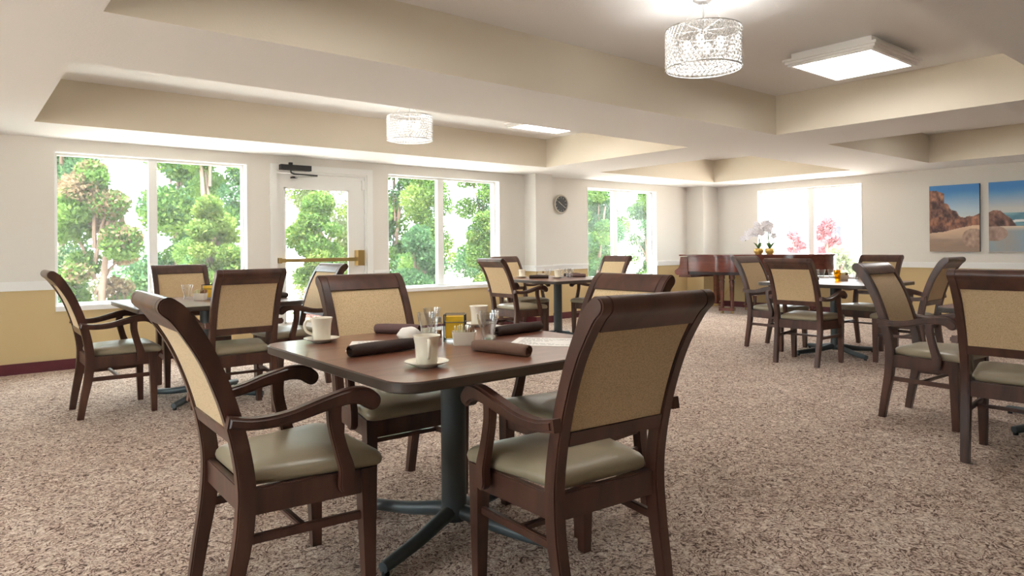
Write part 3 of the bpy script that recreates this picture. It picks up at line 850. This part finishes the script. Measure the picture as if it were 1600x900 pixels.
# ------------------------------------------------------------------ lights
def pendant(x, y, lab):
    r = empty('drum_pendant', (x, y, 2.285), 0, lab, 'pendant lamp', 'crystal drum pendants')
    R_, H_ = 0.228, 0.24
    for z in (0.0, H_):
        bm = bmesh.new(); n = 64
        tube(bm, [(R_ * math.cos(2 * PI * k / n), R_ * math.sin(2 * PI * k / n), z) for k in range(n + 1)], 0.0045, 6, cap=False)
        link('rim', mesh_of(bm), 'chrome', r, smooth=60)
    bm = bmesh.new(); NW, tw = 44, 2 * PI * 5 / 44
    for k in range(NW):
        for s in (-1, 1):
            pts = [(R_ * math.cos(2 * PI * k / NW + s * tw * t / 7), R_ * math.sin(2 * PI * k / NW + s * tw * t / 7), H_ * t / 7) for t in range(8)]
            tube(bm, pts, 0.0016, 4, cap=False)
    o = link('wire_lattice', mesh_of(bm), 'chrome', r); o['kind'] = 'stuff'
    bm = bmesh.new(); rows = 5
    def bead(p, s1, s2):
        q = Vector((p[0], p[1], 0)).normalized() if abs(p[0]) + abs(p[1]) > 0 else Vector((1, 0, 0))
        tn = Vector((-q.y, q.x, 0)); c_ = Vector(p)
        vs_ = [bm.verts.new(c_ + d_) for d_ in (q * s1, -q * s1, tn * s2, -tn * s2, Vector((0, 0, s2 * 1.1)), Vector((0, 0, -s2 * 1.1)))]
        for a, b_, c2 in ((0, 2, 4), (2, 1, 4), (1, 3, 4), (3, 0, 4), (2, 0, 5), (1, 2, 5), (3, 1, 5), (0, 3, 5)):
            bm.faces.new((vs_[a], vs_[b_], vs_[c2]))
    for j in range(rows * 2 - 1):
        z = H_ * (j + 1) / (rows * 2)
        for k in range(NW):
            a = 2 * PI * (k + (0.0 if j % 2 == 0 else 0.5)) / NW
            bead((R_ * math.cos(a), R_ * math.sin(a), z), 0.006, 0.0105)
    o = link('crystal_beads', mesh_of(bm), 'crystal', r); o['kind'] = 'stuff'
    bm = bmesh.new()
    for ring in range(1, 7):
        rr = R_ * ring / 7; n = ring * 7
        for k in range(n):
            a = 2 * PI * k / n; bead((rr * math.cos(a), rr * math.sin(a), 0.012), 0.009, 0.008)
    o = link('bottom_beads', mesh_of(bm), 'crystal', r); o['kind'] = 'stuff'
    for k in range(3):
        tube_obj('spoke', 'chrome', r, [(R_ * math.cos(a), R_ * math.sin(a), H_) for a in (k * PI / 3, k * PI / 3 + PI)], 0.003, 6)
    for k in range(3):
        a = k * 2 * PI / 3 + 0.5
        tube_obj('cable', 'chrome', r, [(0.16 * math.cos(a), 0.16 * math.sin(a), H_), (0.02 * math.cos(a), 0.02 * math.sin(a), ZT - 2.285 - 0.03)], 0.0022, 6)
    tube_obj('stem', 'chrome', r, [(0, 0, 0.12), (0, 0, ZT - 2.285 - 0.02)], 0.005, 8)
    link('canopy', lathe_mesh([(0, 0), (0.045, 0.0), (0.062, 0.012), (0.065, 0.025), (0, 0.025)], 28), 'chrome', r, loc=(0, 0, ZT - 2.285 - 0.0255), smooth=40)
    for k in range(4):
        a = k * PI / 2 + 0.4
        tube_obj('lamp_arm', 'chrome', r, [(0, 0, 0.12), (0.10 * math.cos(a), 0.10 * math.sin(a), 0.115)], 0.004, 6)
        link('bulb', lathe_mesh([(0, 0), (0.010, 0.002), (0.012, 0.012), (0.022, 0.035), (0.024, 0.05), (0.017, 0.068), (0, 0.075)], 16), 'bulb', r,
             loc=(0.10 * math.cos(a), 0.10 * math.sin(a), 0.116), smooth=60)
    ld = bpy.data.lights.new('pendant_light', 'POINT'); ld.energy = PENDANT_W; ld.shadow_soft_size = 0.03; ld.color = (1, 0.97, 0.93)
    lo = bpy.data.objects.new('pendant_light', ld); C.objects.link(lo); lo.parent = r; lo.location = (0, 0, 0.16)
    return r
pendant(3.60, 2.50, 'crystal drum pendant hanging in the tray beside the flush panel light')
pendant(3.60, 6.00, 'crystal drum pendant hanging in the tray along the window wall')

def flush(x, y, lab):
    r = empty('flush_panel_light', (x, y, ZT), 0, lab, 'ceiling light', 'flush ceiling panel lights')
    a, b_ = 0.43, 0.36
    def frame(name, xo, yo, xi, yi, z0, z1):
        bm = bmesh.new()
        for q in ((-xo, xo, -yo, -yi), (-xo, xo, yi, yo), (-xo, -xi, -yi, yi), (xi, xo, -yi, yi)): add_box(bm, *q, z0, z1)
        return link(name, mesh_of(bm), 'white', r)
    box('housing', 'white', r, -a + 0.05, a - 0.05, -b_ + 0.05, b_ - 0.05, -0.05, -0.0005)
    frame('crown_moulding', a, b_, a - 0.06, b_ - 0.06, -0.07, -0.05)
    frame('crown_moulding', a - 0.015, b_ - 0.015, a - 0.06, b_ - 0.06, -0.088, -0.07)
    frame('crown_moulding', a - 0.03, b_ - 0.03, a - 0.06, b_ - 0.06, -0.105, -0.088)
    box('diffuser', 'panel', r, -a + 0.06, a - 0.06, -b_ + 0.06, b_ - 0.06, -0.098, -0.0505)
    return r
flush(5.60, 2.49, 'white moulded flush panel light in the tray beside the big pendant')
flush(5.55, 6.00, 'white flush panel light in the window side tray')
flush(9.2, 6.00, 'added unseen white flush panel light in the piano corner tray')  # out of view, added to brighten the room
flush(9.2, 2.49, 'added unseen white flush panel light in the tray near the beach pictures')  # likewise an added, unseen light source
flush(1.61, 2.49, 'added unseen white flush panel light in the pendant tray, near the menu table')  # added fill light outside the camera's view

# ------------------------------------------------------------------ wall clock and pictures
ck = empty('wall_clock', (7.745, YW, 1.885), 0, 'round wall clock with dark face and silver rim', 'clock')
def yl(me): 
    me.transform(Matrix.Rotation(PI / 2, 4, 'X')); return me
link('rim', yl(lathe_mesh([(0, 0), (0.15, 0), (0.16, 0.015), (0.158, 0.035), (0.145, 0.042), (0.132, 0.034), (0.132, 0.02), (0, 0.02)], 48)), 'clock_rim', ck, smooth=40)
link('dial', yl(lathe_mesh([(0, 0.0205), (0.131, 0.0205), (0.131, 0.024), (0, 0.024)], 48)), 'clock_face', ck)
for k in range(12):
    a = k * PI / 6
    bm = bmesh.new(); add_box(bm, -0.004, 0.004, -0.027, -0.0245, 0.10, 0.122)
    link('hour_mark', mesh_of(bm), 'steel', ck, rot=(0, a, 0))
for L_, a, w in ((0.075, math.radians(-55), 0.007), (0.105, math.radians(122), 0.005)):
    bm = bmesh.new(); add_box(bm, -w / 2, w / 2, -0.030, -0.0275, -0.015, L_)
    link('hand', mesh_of(bm), 'ivory', ck, rot=(0, a, 0))

def vnoise(x, y, seed):
    """value noise for the printed pictures"""
    def hsh(i, j): 
        n_ = (i * 374761393 + j * 668265263 + seed * 974711) & 0xffffffff
        n_ = ((n_ ^ (n_ >> 13)) * 1274126177) & 0xffffffff
        return ((n_ ^ (n_ >> 16)) & 0xffff) / 65535.0
    i, j = math.floor(x), math.floor(y); fx, fy = x - i, y - j
    fx, fy = fx * fx * (3 - 2 * fx), fy * fy * (3 - 2 * fy)
    a = hsh(i, j) * (1 - fx) + hsh(i + 1, j) * fx; b_ = hsh(i, j + 1) * (1 - fx) + hsh(i + 1, j + 1) * fx
    return a * (1 - fy) + b_ * fy
def fbm(x, y, s): return sum(vnoise(x * 2 ** k, y * 2 ** k, s + k) / 2 ** k for k in range(4)) / 1.875
def mixc(a, b_, t): t = max(0, min(1, t)); return tuple(p + (q - p) * t for p, q in zip(a, b_))
def poly(xs, pts):
    for (a, b_), (c_, d_) in zip(pts[:-1], pts[1:]):
        if a <= xs <= c_: return b_ + (d_ - b_) * (xs - a) / (c_ - a)
    return pts[-1][1]
def art(u, v, which):
    """u across, v up, 0..1"""
    sky = mixc((232, 226, 214), (74, 140, 204), (v - 0.45 + 0.06 * fbm(u * 3, v * 6, 3)) / 0.5)
    if which == 0:
        sky = mixc(sky, (214, 232, 240), 1.6 * (0.30 - abs(v - 0.60)))
        rock = poly(u, [(0, 0.93), (0.16, 0.92), (0.30, 0.88), (0.31, 0.80), (0.27, 0.75), (0.38, 0.71), (0.43, 0.64), (0.55, 0.60), (0.62, 0.52), (0.72, 0.50), (0.80, 0.53), (0.9, 0.52), (1.0, 0.57)])
        foot = poly(u, [(0, 0.28), (0.3, 0.30), (0.6, 0.35), (0.85, 0.385), (1.0, 0.39)])
        rock += 0.02 * (fbm(u * 20, 1, 4) - 0.5)
        if v > rock: return sky
        if v > foot:
            n1 = fbm(u * 9 + v * 4, v * 9 - u * 3, 11); n2 = fbm(u * 24, v * 24, 17)
            c_ = mixc((78, 60, 62), (196, 142, 116), (n1 * 1.5 + n2 * 0.9 - 0.75))
            return mixc(c_, (206, 130, 92), 0.6 * max(0, 1 - abs(v - 0.42) / 0.12) * n2)
        c_ = mixc((168, 142, 124), (226, 196, 168), (v - 0.10) / 0.26 + 0.3 * (fbm(u * 4 + v * 9, v * 14, 21) - 0.5))
        if v < 0.2: c_ = mixc(c_, (150, 130, 116), fbm(u * 3, v * 18, 23))
        if (u - 0.88) ** 2 / 0.05 + (v - 0.2) ** 2 / 0.02 < 1: c_ = mixc((130, 104, 92), (206, 178, 158), fbm(u * 16, v * 16, 31) * 1.3 - 0.1)
        return c_
    sky = mixc(sky, (240, 214, 186), 1.8 * (0.26 - abs(v - 0.62)))
    rock = poly(u, [(0, 0.57), (0.1, 0.60), (0.22, 0.585), (0.30, 0.53), (0.42, 0.46), (0.5, 0.365), (0.52, 0.30), (1.0, 0.30)])
    if v < rock and v > 0.365:
        return mixc((74, 58, 58), (176, 130, 112), fbm(u * 12 + v * 5, v * 12, 41) * 1.7 - 0.45)
    if v > 0.55: return sky
    if v > 0.36:
        c_ = mixc((70, 118, 140), (150, 190, 200), fbm(u * 3, v * 26, 43) * 1.4 - 0.2)
        return mixc(c_, (232, 236, 236), 1.0 if abs(v - 0.43 - 0.01 * math.sin(u * 14)) < 0.018 else 0)
    c_ = mixc((176, 160, 146), (150, 168, 180), fbm(u * 3, v * 5, 47) * 1.3)
    c_ = mixc(c_, (226, 208, 184), (v - 0.29) / 0.07)
    if (u - 0.1) ** 2 / 0.06 + (v - 0.26) ** 2 / 0.012 < 1: c_ = mixc((132, 106, 96), (198, 172, 156), fbm(u * 14, v * 14, 51))
    return c_
pm = bpy.data.materials.new('canvas_print'); pm.use_nodes = True
at = pm.node_tree.nodes.new('ShaderNodeVertexColor'); at.layer_name = 'print'
pm.node_tree.links.new(at.outputs['Color'], pm.node_tree.nodes['Principled BSDF'].inputs['Base Color'])
pm.node_tree.nodes['Principled BSDF'].inputs['Roughness'].default_value = 0.6
MAT['print'] = pm
MAT['canvas_side'] = plain('canvas_side', srgb(70, 66, 70), 0.7)
def picture(y0, y1, which, lab):
    """canvas on the right wall between y0 (left as seen) and y1"""
    z0, z1 = 1.06, 2.06
    r = empty('canvas_picture', (XR, (y0 + y1) / 2, z0), 0, lab, 'picture', 'beach canvas prints')
    w = y0 - y1
    box('stretcher', 'canvas_side', r, -0.045, -0.0005, -w / 2, w / 2, 0, z1 - z0)
    nx, ny = 80, 120
    vs_ = [(-0.0465, w / 2 - w * i / nx, (z1 - z0) * j / ny) for j in range(ny + 1) for i in range(nx + 1)]
    fs = [(j * (nx + 1) + i, j * (nx + 1) + i + 1, (j + 1) * (nx + 1) + i + 1, (j + 1) * (nx + 1) + i) for j in range(ny) for i in range(nx)]
    me = bpy.data.meshes.new('print'); me.from_pydata(vs_, [], fs)
    ca = me.color_attributes.new('print', 'FLOAT_COLOR', 'POINT')
    cols = [c_ for j in range(ny + 1) for i in range(nx + 1) for c_ in srgb(*art(i / nx, j / ny, which))]
    ca.data.foreach_set('color', cols)
    link('print', me, 'print', r)
picture(4.02, 3.36, 0, 'canvas print of a red rocky beach cliff under blue sky')
picture(3.245, 2.58, 1, 'canvas print of a small beach rock with sea and sand')

# ------------------------------------------------------------------ grand piano
XS, Y0, PZ = 11.48, 7.55, 1.0
pn = empty('grand_piano', (XS, Y0, 0), 0, 'polished mahogany grand piano in front of the bright window', 'piano')
# local: x toward the room is negative, y negative toward the tail
bent = spline([(-1.46, -0.62), (-1.44, -0.85), (-1.33, -1.12), (-1.10, -1.42), (-0.92, -1.68), (-0.82, -1.90), (-0.68, -2.10), (-0.42, -2.26), (-0.16, -2.22), (0, -2.0)], 6)
rim = [(0, -0.22), (-1.46, -0.22)] + [tuple(p) for p in bent]
lid = [(0.03, -0.06), (-1.49, -0.06)] + [(p[0] - 0.03 * (1 if p[0] < -0.5 else 0.3), p[1] - 0.03 * (p[1] < -1.5)) for p in bent]
link('rim_case', mesh_of(prism_xy(rim, 0.73, PZ - 0.001, 0.004)), 'piano', pn, smooth=30)
link('lid', mesh_of(prism_xy(lid, PZ, PZ + 0.026, 0.006)), 'piano', pn, smooth=30)
under = [(p[0] * 0.97 - 0.02, p[1] * 0.975 - 0.02) for p in rim]
link('soundboard_frame', mesh_of(prism_xy(under, 0.68, 0.729)), 'piano_dark', pn)
for x0, x1 in ((-1.46, -1.36), (-0.10, 0.0)):
    o_ = spline([(0.0, 0.66), (0.05, 0.69), (0.05, 0.74), (-0.02, 0.79), (-0.05, 0.84), (-0.06, 0.91), (-0.07, 0.985)], 5)
    pr = [(p[0], p[1]) for p in o_] + [(-0.23, 0.985), (-0.23, 0.66)]
    bm = bmesh.new(); a = [bm.verts.new((x0, p[0] - 0.0, p[1])) for p in pr]; b_ = [bm.verts.new((x1, p[0], p[1])) for p in pr]; n = len(pr)
    bm.faces.new(a); bm.faces.new(b_[::-1])
    for i in range(n): bm.faces.new((a[i], b_[i], b_[(i + 1) % n], a[(i + 1) % n]))
    link('key_cheek', mesh_of(bm), 'piano', pn, smooth=30)
box('key_bed', 'piano', pn, -1.36, -0.10, -0.22, 0.04, 0.62, 0.70, 0.004)
box('fallboard', 'piano', pn, -1.359, -0.101, -0.219, -0.19, 0.72, 0.96)
box('key_slip', 'piano_dark', pn, -1.359, -0.101, 0.0, 0.03, 0.701, 0.72)
for k in range(52):
    w = 1.25 / 52
    box('white_key', 'ivory', pn, -1.355 + k * w + 0.001, -1.355 + (k + 1) * w - 0.001, -0.188, -0.03, 0.7005, 0.722)
for k in range(51):
    if k % 7 in (1, 4): continue
    w = 1.25 / 52
    box('black_key', 'black', pn, -1.355 + (k + 1) * w - 0.006, -1.355 + (k + 1) * w + 0.006, -0.188, -0.09, 0.7225, 0.734)
legp = [(0, 0.10), (0.030, 0.10), (0.036, 0.13), (0.028, 0.16), (0.034, 0.30), (0.042, 0.52), (0.048, 0.56), (0.038, 0.58), (0.050, 0.61), (0.05, 0.679), (0, 0.679)]
def pleg(x, y, rot):
    g = box('leg_block', 'piano', pn, -0.06, 0.06, -0.13, 0.13, 0.045, 0.10, 0.012); g.location = (x, y, 0); g.rotation_euler = (0, 0, rot)
    for s in (-1, 1):
        link('leg', lathe_mesh(legp, 20), 'piano', g, loc=(0, s * 0.085, 0), smooth=40)
        link('caster', lathe_mesh([(0, 0), (0.022, 0.0), (0.028, 0.02), (0.022, 0.045), (0, 0.045)], 14), 'brass', g, loc=(0, s * 0.085, 0), smooth=40)
pleg(10.42 - XS, 6.80 - Y0, math.radians(20)); pleg(11.25 - XS, 6.85 - Y0, 0); pleg(11.05 - XS, 5.65 - Y0, math.radians(90))
ly = box('lyre', 'piano', pn, -0.80, -0.62, -0.36, -0.30, 0.13, 0.679, 0.01)
for k in range(3): box('pedal', 'brass', ly, -0.79 + k * 0.06, -0.765 + k * 0.06, -0.34, -0.16, 0.10, 0.115, 0.004)
tube_obj('lyre_rod', 'brass', pn, [(-0.71, -0.36, 0.15), (-0.71, -0.75, 0.66)], 0.008)

# orchid on the piano lid
ox, oy, oz = 10.78, 6.30, PZ + 0.026
orc = empty('potted_orchid', (ox, oy, oz), 0, 'white orchid in two gold pots on the piano lid', 'plant')
gm = leaf_mat('orchid_leaf', srgb(110, 150, 96), srgb(166, 200, 130), 0.2)
rnd = random.Random(3)
bm_fl = bmesh.new()
for s in (-1, 1):
    px, py = s * 0.05, -s * 0.075
    pt = link('pot', lathe_mesh([(0, 0), (0.05, 0), (0.075, 0.03), (0.082, 0.06), (0.07, 0.095), (0.06, 0.10), (0.055, 0.09), (0, 0.085)], 24), 'gold', orc, loc=(px, py, 0), smooth=50)
    for k in range(5):
        a = k * 1.25 + s; bm = bmesh.new()
        pts = [(px + math.cos(a) * t * 0.10, py + math.sin(a) * t * 0.10, 0.08 + 0.22 * t - 0.10 * t * t) for t in (0, 0.33, 0.66, 1)]
        q = Vector((-math.sin(a), math.cos(a), 0)); L_ = []
        for (p_, w) in zip(pts, (0.008, 0.026, 0.024, 0.003)):
            L_.append((bm.verts.new(Vector(p_) + q * w), bm.verts.new(Vector(p_) + Vector((0, 0, -0.008))), bm.verts.new(Vector(p_) - q * w)))
        for u_, v_ in zip(L_[:-1], L_[1:]):
            bm.faces.new((u_[0], u_[1], v_[1], v_[0])); bm.faces.new((u_[1], u_[2], v_[2], v_[1]))
        link('leaf', mesh_of(bm), gm, orc, smooth=60)
    for off, zt in (((-0.26, 0.36), (-0.10, 0.50)) if s < 0 else ((0.0, 0.52), (0.09, 0.47))):
        ex, ey = 0.773 * off, -0.634 * off
        pts = spline([(px, py, 0.08), (px * 0.7 + ex * 0.1, py * 0.7 + ey * 0.1, 0.28), (px * 0.3 + ex * 0.5, py * 0.3 + ey * 0.5, zt * 0.85 + 0.06), (ex, ey, zt), (ex * 1.25, ey * 1.25, zt - 0.13)], 5)
        tube_obj('stalk', gm, orc, pts, 0.005, 6)
        for j in range(9, len(pts)):
            p_ = Vector(pts[j]) + Vector((rnd.uniform(-0.05, 0.05), rnd.uniform(-0.04, 0.04), rnd.uniform(-0.05, 0.04)))
            bm = bmesh.new(); base = rnd.uniform(0, 6)
            face = Vector((-0.85, -0.5, rnd.uniform(-0.3, 0.3))).normalized(); a1_ = face.orthogonal().normalized(); b1_ = face.cross(a1_)
            for pe in range(5):
                an = base + pe * 2 * PI / 5; dirv = a1_ * math.cos(an) + b1_ * math.sin(an); sd = a1_ * -math.sin(an) + b1_ * math.cos(an)
                v0 = bm.verts.new(p_); v1 = bm.verts.new(p_ + dirv * 0.032 + sd * 0.026 + face * 0.006)
                v2 = bm.verts.new(p_ + dirv * 0.058); v3 = bm.verts.new(p_ + dirv * 0.032 - sd * 0.026 + face * 0.006)
                bm.faces.new((v0, v1, v2, v3))
            link('flower', mesh_of(bm), 'petal', orc)

# ------------------------------------------------------------------ outdoors
MAT['gravel'] = plain('pale_gravel', srgb(214, 196, 184), 0.9, bump=0.5, bscale=30, var=0.2, vscale=1.5)
MAT['concrete'] = plain('pale_concrete', srgb(222, 218, 212), 0.85, var=0.06, vscale=2)
bm = bmesh.new()
add_box(bm, -30, 60, YW + WT, 60, -0.3, -0.12); add_box(bm, XR + WT, 60, -40, YW + WT, -0.3, -0.12); add_box(bm, -30, XL - WT, -40, YW + WT, -0.3, -0.12)
link('ground_outside', mesh_of(bm), 'gravel')['kind'] = 'structure'
struct_box('patio', 'concrete', -3, XR, YW + WT, YW + WT + 1.3, -0.12, -0.04)

def foliage_mesh(blobs, n, size, seed, elong=1.6):
    """leaf sprays scattered through ellipsoidal clumps, denser toward each clump's surface"""
    rg = np.random.default_rng(seed)
    wts = np.array([b_[3] * b_[4] * b_[5] for b_ in blobs]) ** 0.75; wts /= wts.sum()
    idx = rg.choice(len(blobs), n, p=wts); B = np.array(blobs)[idx]
    dv = rg.normal(size=(n, 3)); dv /= np.linalg.norm(dv, axis=1)[:, None]
    rad = rg.random(n)[:, None] ** 0.4
    c = B[:, :3] + dv * rad * B[:, 3:6]
    a = dv * 0.7 + rg.normal(size=(n, 3)) * 0.6 + np.array([0, 0, 0.35]); a /= np.linalg.norm(a, axis=1)[:, None]
    t = rg.normal(size=(n, 3)); t = np.cross(a, t); t /= np.linalg.norm(t, axis=1)[:, None]
    s = size * rg.uniform(0.6, 1.4, n)[:, None]
    v = np.stack([c - a * s * elong * 0.5, c + t * s * 0.5, c + a * s * elong * 0.5, c - t * s * 0.5], 1).reshape(-1, 3)
    me = bpy.data.meshes.new('foliage')
    me.vertices.add(n * 4); me.vertices.foreach_set('co', v.astype(np.float32).ravel())
    me.loops.add(n * 4); me.loops.foreach_set('vertex_index', np.arange(n * 4, dtype=np.int32))
    me.polygons.add(n); me.polygons.foreach_set('loop_start', np.arange(0, n * 4, 4, dtype=np.int32))
    me.polygons.foreach_set('loop_total', np.full(n, 4, dtype=np.int32))
    me.update(); me.validate()
    return me
LEAF = {'green': leaf_mat('leaf_green', srgb(84, 128, 62), srgb(150, 186, 96)),
        'deep': leaf_mat('leaf_deep', srgb(74, 118, 84), srgb(128, 168, 112)),
        'lime': leaf_mat('leaf_lime', srgb(120, 156, 70), srgb(184, 204, 112)),
        'dry': leaf_mat('leaf_dry', srgb(150, 122, 96), srgb(196, 176, 140)),
        'pink': leaf_mat('leaf_pink', srgb(214, 110, 120), srgb(244, 170, 176)),
        'pinkdry': leaf_mat('leaf_pink_dry', srgb(220, 150, 140), srgb(236, 200, 190)),
        'pale': leaf_mat('leaf_pale', srgb(150, 170, 120), srgb(206, 214, 170))}
def tree(name, x, y, hgt, rad, mat, lab, n=9000, size=0.055, seed=1, group=None, low=0.0, nb=22, second=None):
    rg = random.Random(seed)
    r = empty(name, (x, y, -0.12), 0, lab, 'tree' if name.endswith('tree') else 'shrub', group)
    blobs = []
    for k in range(nb):
        z = low + (hgt - low) * (k + 0.5) / nb; f = math.sin(PI * min(0.95, max(0.12, (z - low) / (hgt - low) * 0.85 + 0.12)))
        a = rg.uniform(0, 2 * PI); q = rad * f * rg.uniform(0.25, 0.75); s = rad * rg.uniform(0.30, 0.5)
        blobs.append((q * math.cos(a), q * math.sin(a), z, s, s, s * 0.75))
    h_ = max(1, int(len(blobs) * 0.7))
    o = link('foliage', foliage_mesh(blobs[:] if not second else blobs[::2] + blobs[1::4], n, size, seed), LEAF[mat], r); o['kind'] = 'stuff'
    if second:
        o = link('foliage_patch', foliage_mesh(blobs[1::2], n // 2, size, seed + 50), LEAF[second], r); o['kind'] = 'stuff'
    tube_obj('trunk', 'bark', r, spline([(0, 0, 0), (rg.uniform(-.1, .1), rg.uniform(-.1, .1), hgt * 0.35), (rg.uniform(-.2, .2), rg.uniform(-.2, .2), hgt * 0.8)], 4),
             list(np.linspace(0.07, 0.02, 9)), 8)
    for k in range(2, nb, 3):
        b_ = blobs[k]
        tube_obj('branch', 'bark', r, [(0, 0, b_[2] * 0.6), (b_[0] * 0.5, b_[1] * 0.5, b_[2] * 0.85), b_[:3]], [0.03, 0.02, 0.008], 6)
    return r
G = 'evergreens outside the window wall'
FS = 0.034
tree('juniper_shrub', 1.42, 10.2, 2.4, 0.57, 'green', 'green juniper with dry brown twigs outside the wide window', 18000, FS, 2, G, second='dry')
tree('juniper_shrub', 2.88, 10.2, 2.0, 0.57, 'lime', 'yellow green shrub outside the wide window near the door', 16000, FS, 4, G, second='green')
tree('evergreen_tree', 1.30, 12.4, 4.3, 0.85, 'deep', 'tall bluish tree at the bare wall end of the wide window', 22000, FS, 1, G, second='pale')
tree('evergreen_tree', 3.45, 12.4, 4.3, 0.85, 'green', 'tall green tree behind the wide window near the door', 22000, FS, 5, G, second='deep')
tree('evergreen_tree', 5.60, 12.5, 3.6, 0.85, 'lime', 'loose yellow green tree rising behind the door', 18000, FS, 17, G, second='pale')
tree('leafy_shrub', 4.65, 10.7, 2.1, 0.55, 'green', 'bright green shrub filling the door glass', 16000, FS, 6, G, low=0.7, second='lime')
tree('flowering_shrub', 4.1, 9.45, 0.85, 0.3, 'pinkdry', 'small dusty pink shrub just outside the exit door', 4000, FS, 18, G)
tree('evergreen_tree', 7.75, 12.3, 3.3, 0.85, 'green', 'green tree in the door side pane of the window by the exit', 20000, FS, 7, G, second='lime')
tree('juniper_shrub', 6.3, 10.2, 1.6, 0.57, 'deep', 'low bluish shrub at the sill of the window by the exit', 14000, FS, 8, G)
tree('evergreen_tree', 9.90, 12.2, 3.4, 0.85, 'deep', 'bluish green tree in the clock side pane of the window by the exit', 20000, FS, 9, G, second='pale')
tree('juniper_shrub', 7.8, 10.3, 1.9, 0.57, 'green', 'green shrub below the bluish tree outside the window by the exit', 14000, FS, 10, G, second='lime')
tree('evergreen_tree', 12.6, 11.9, 2.9, 0.75, 'deep', 'green tree outside the window beyond the clock', 16000, FS, 11, G, second='green')
tree('evergreen_tree', 14.7, 12.0, 2.8, 0.78, 'deep', 'green tree in the piano side pane beyond the clock', 18000, FS, 12, G, second='green')
tree('leafy_shrub', 13.3, 10.5, 1.0, 0.5, 'deep', 'low rounded green bush beyond the clock window', 7000, FS, 13, G)
for i_, (tx, tl) in enumerate(((3.9, 'far tree showing between the trees of the wide window'), (9.4, 'far tree behind the window by the exit'),
                              (12.4, 'far tree at the clock side of the window by the exit'), (17.4, 'far tree beyond the clock window'))):
    tree('evergreen_tree', tx, 16.5, 5.2, 1.3, 'green', tl, 20000, 0.06, 30 + i_, 'distant trees', second='deep')
tree('flowering_tree', 21.5, 10.4, 2.0, 0.55, 'pink', 'small pink flowering tree outside the piano window', 1500, 0.10, seed=14, low=1.0, nb=8)
tree('flowering_shrub', 23.6, 12.6, 1.7, 0.4, 'pink', 'pink bush behind the piano window mullion', 700, 0.10, seed=15, low=0.9, nb=6)
tree('leafy_shrub', 17.0, 7.9, 1.1, 0.6, 'pale', 'small pale green shrub at the corner of the piano window', 3500, seed=16)

# neighbouring house outside the piano window
hs = empty('neighbour_house', (30, 17, -0.12), math.radians(10), 'pale house with grey gable roof far outside the piano window', 'house')
MAT['siding'] = plain('pale_siding', srgb(150, 148, 150), 0.8)
MAT['roof'] = plain('grey_roof', srgb(62, 62, 70), 0.8)
box('wall', 'siding', hs, -4, 4, -5, 5, 0, 3.0)
bm = bmesh.new()
for s in (-1, 1):
    q = [(-4.4 * s, -5.4, 2.9), (0, -5.4, 4.6), (0, 5.4, 4.6), (-4.4 * s, 5.4, 2.9)]
    a = [bm.verts.new(p) for p in q]; b_ = [bm.verts.new((p[0], p[1], p[2] + 0.15)) for p in q]
    bm.faces.new(a); bm.faces.new(b_[::-1])
    for i in range(4): bm.faces.new((a[i], a[(i + 1) % 4], b_[(i + 1) % 4], b_[i]))
link('roof', mesh_of(bm), 'roof', hs)
MAT['garage'] = plain('grey_door', srgb(60, 62, 78), 0.7)
box('garage_door', 'garage', hs, -4.04, -4.0005, -1.0, 2.0, 0, 2.2)
for y in (-3.4, 3.4):
    f_ = box('window', 'white', hs, -4.05, -4.0005, y - 0.7, y + 0.7, 0.9, 2.1); box('window_glass', 'garage', f_, -4.06, -4.0505, y - 0.6, y + 0.6, 1.0, 2.0)
fn = empty('garden_fence', (21.0, 13.6, -0.12), math.radians(-52), 'low white garden fence outside the piano window', 'fence')
for k in range(30): box('picket', 'white', fn, -3 + k * 0.2, -2.86 + k * 0.2, -0.012, 0.012, 0.05, 1.0)
for z in (0.25, 0.8): box('fence_rail', 'white', fn, -3, 3, 0.0125, 0.05, z, z + 0.09)
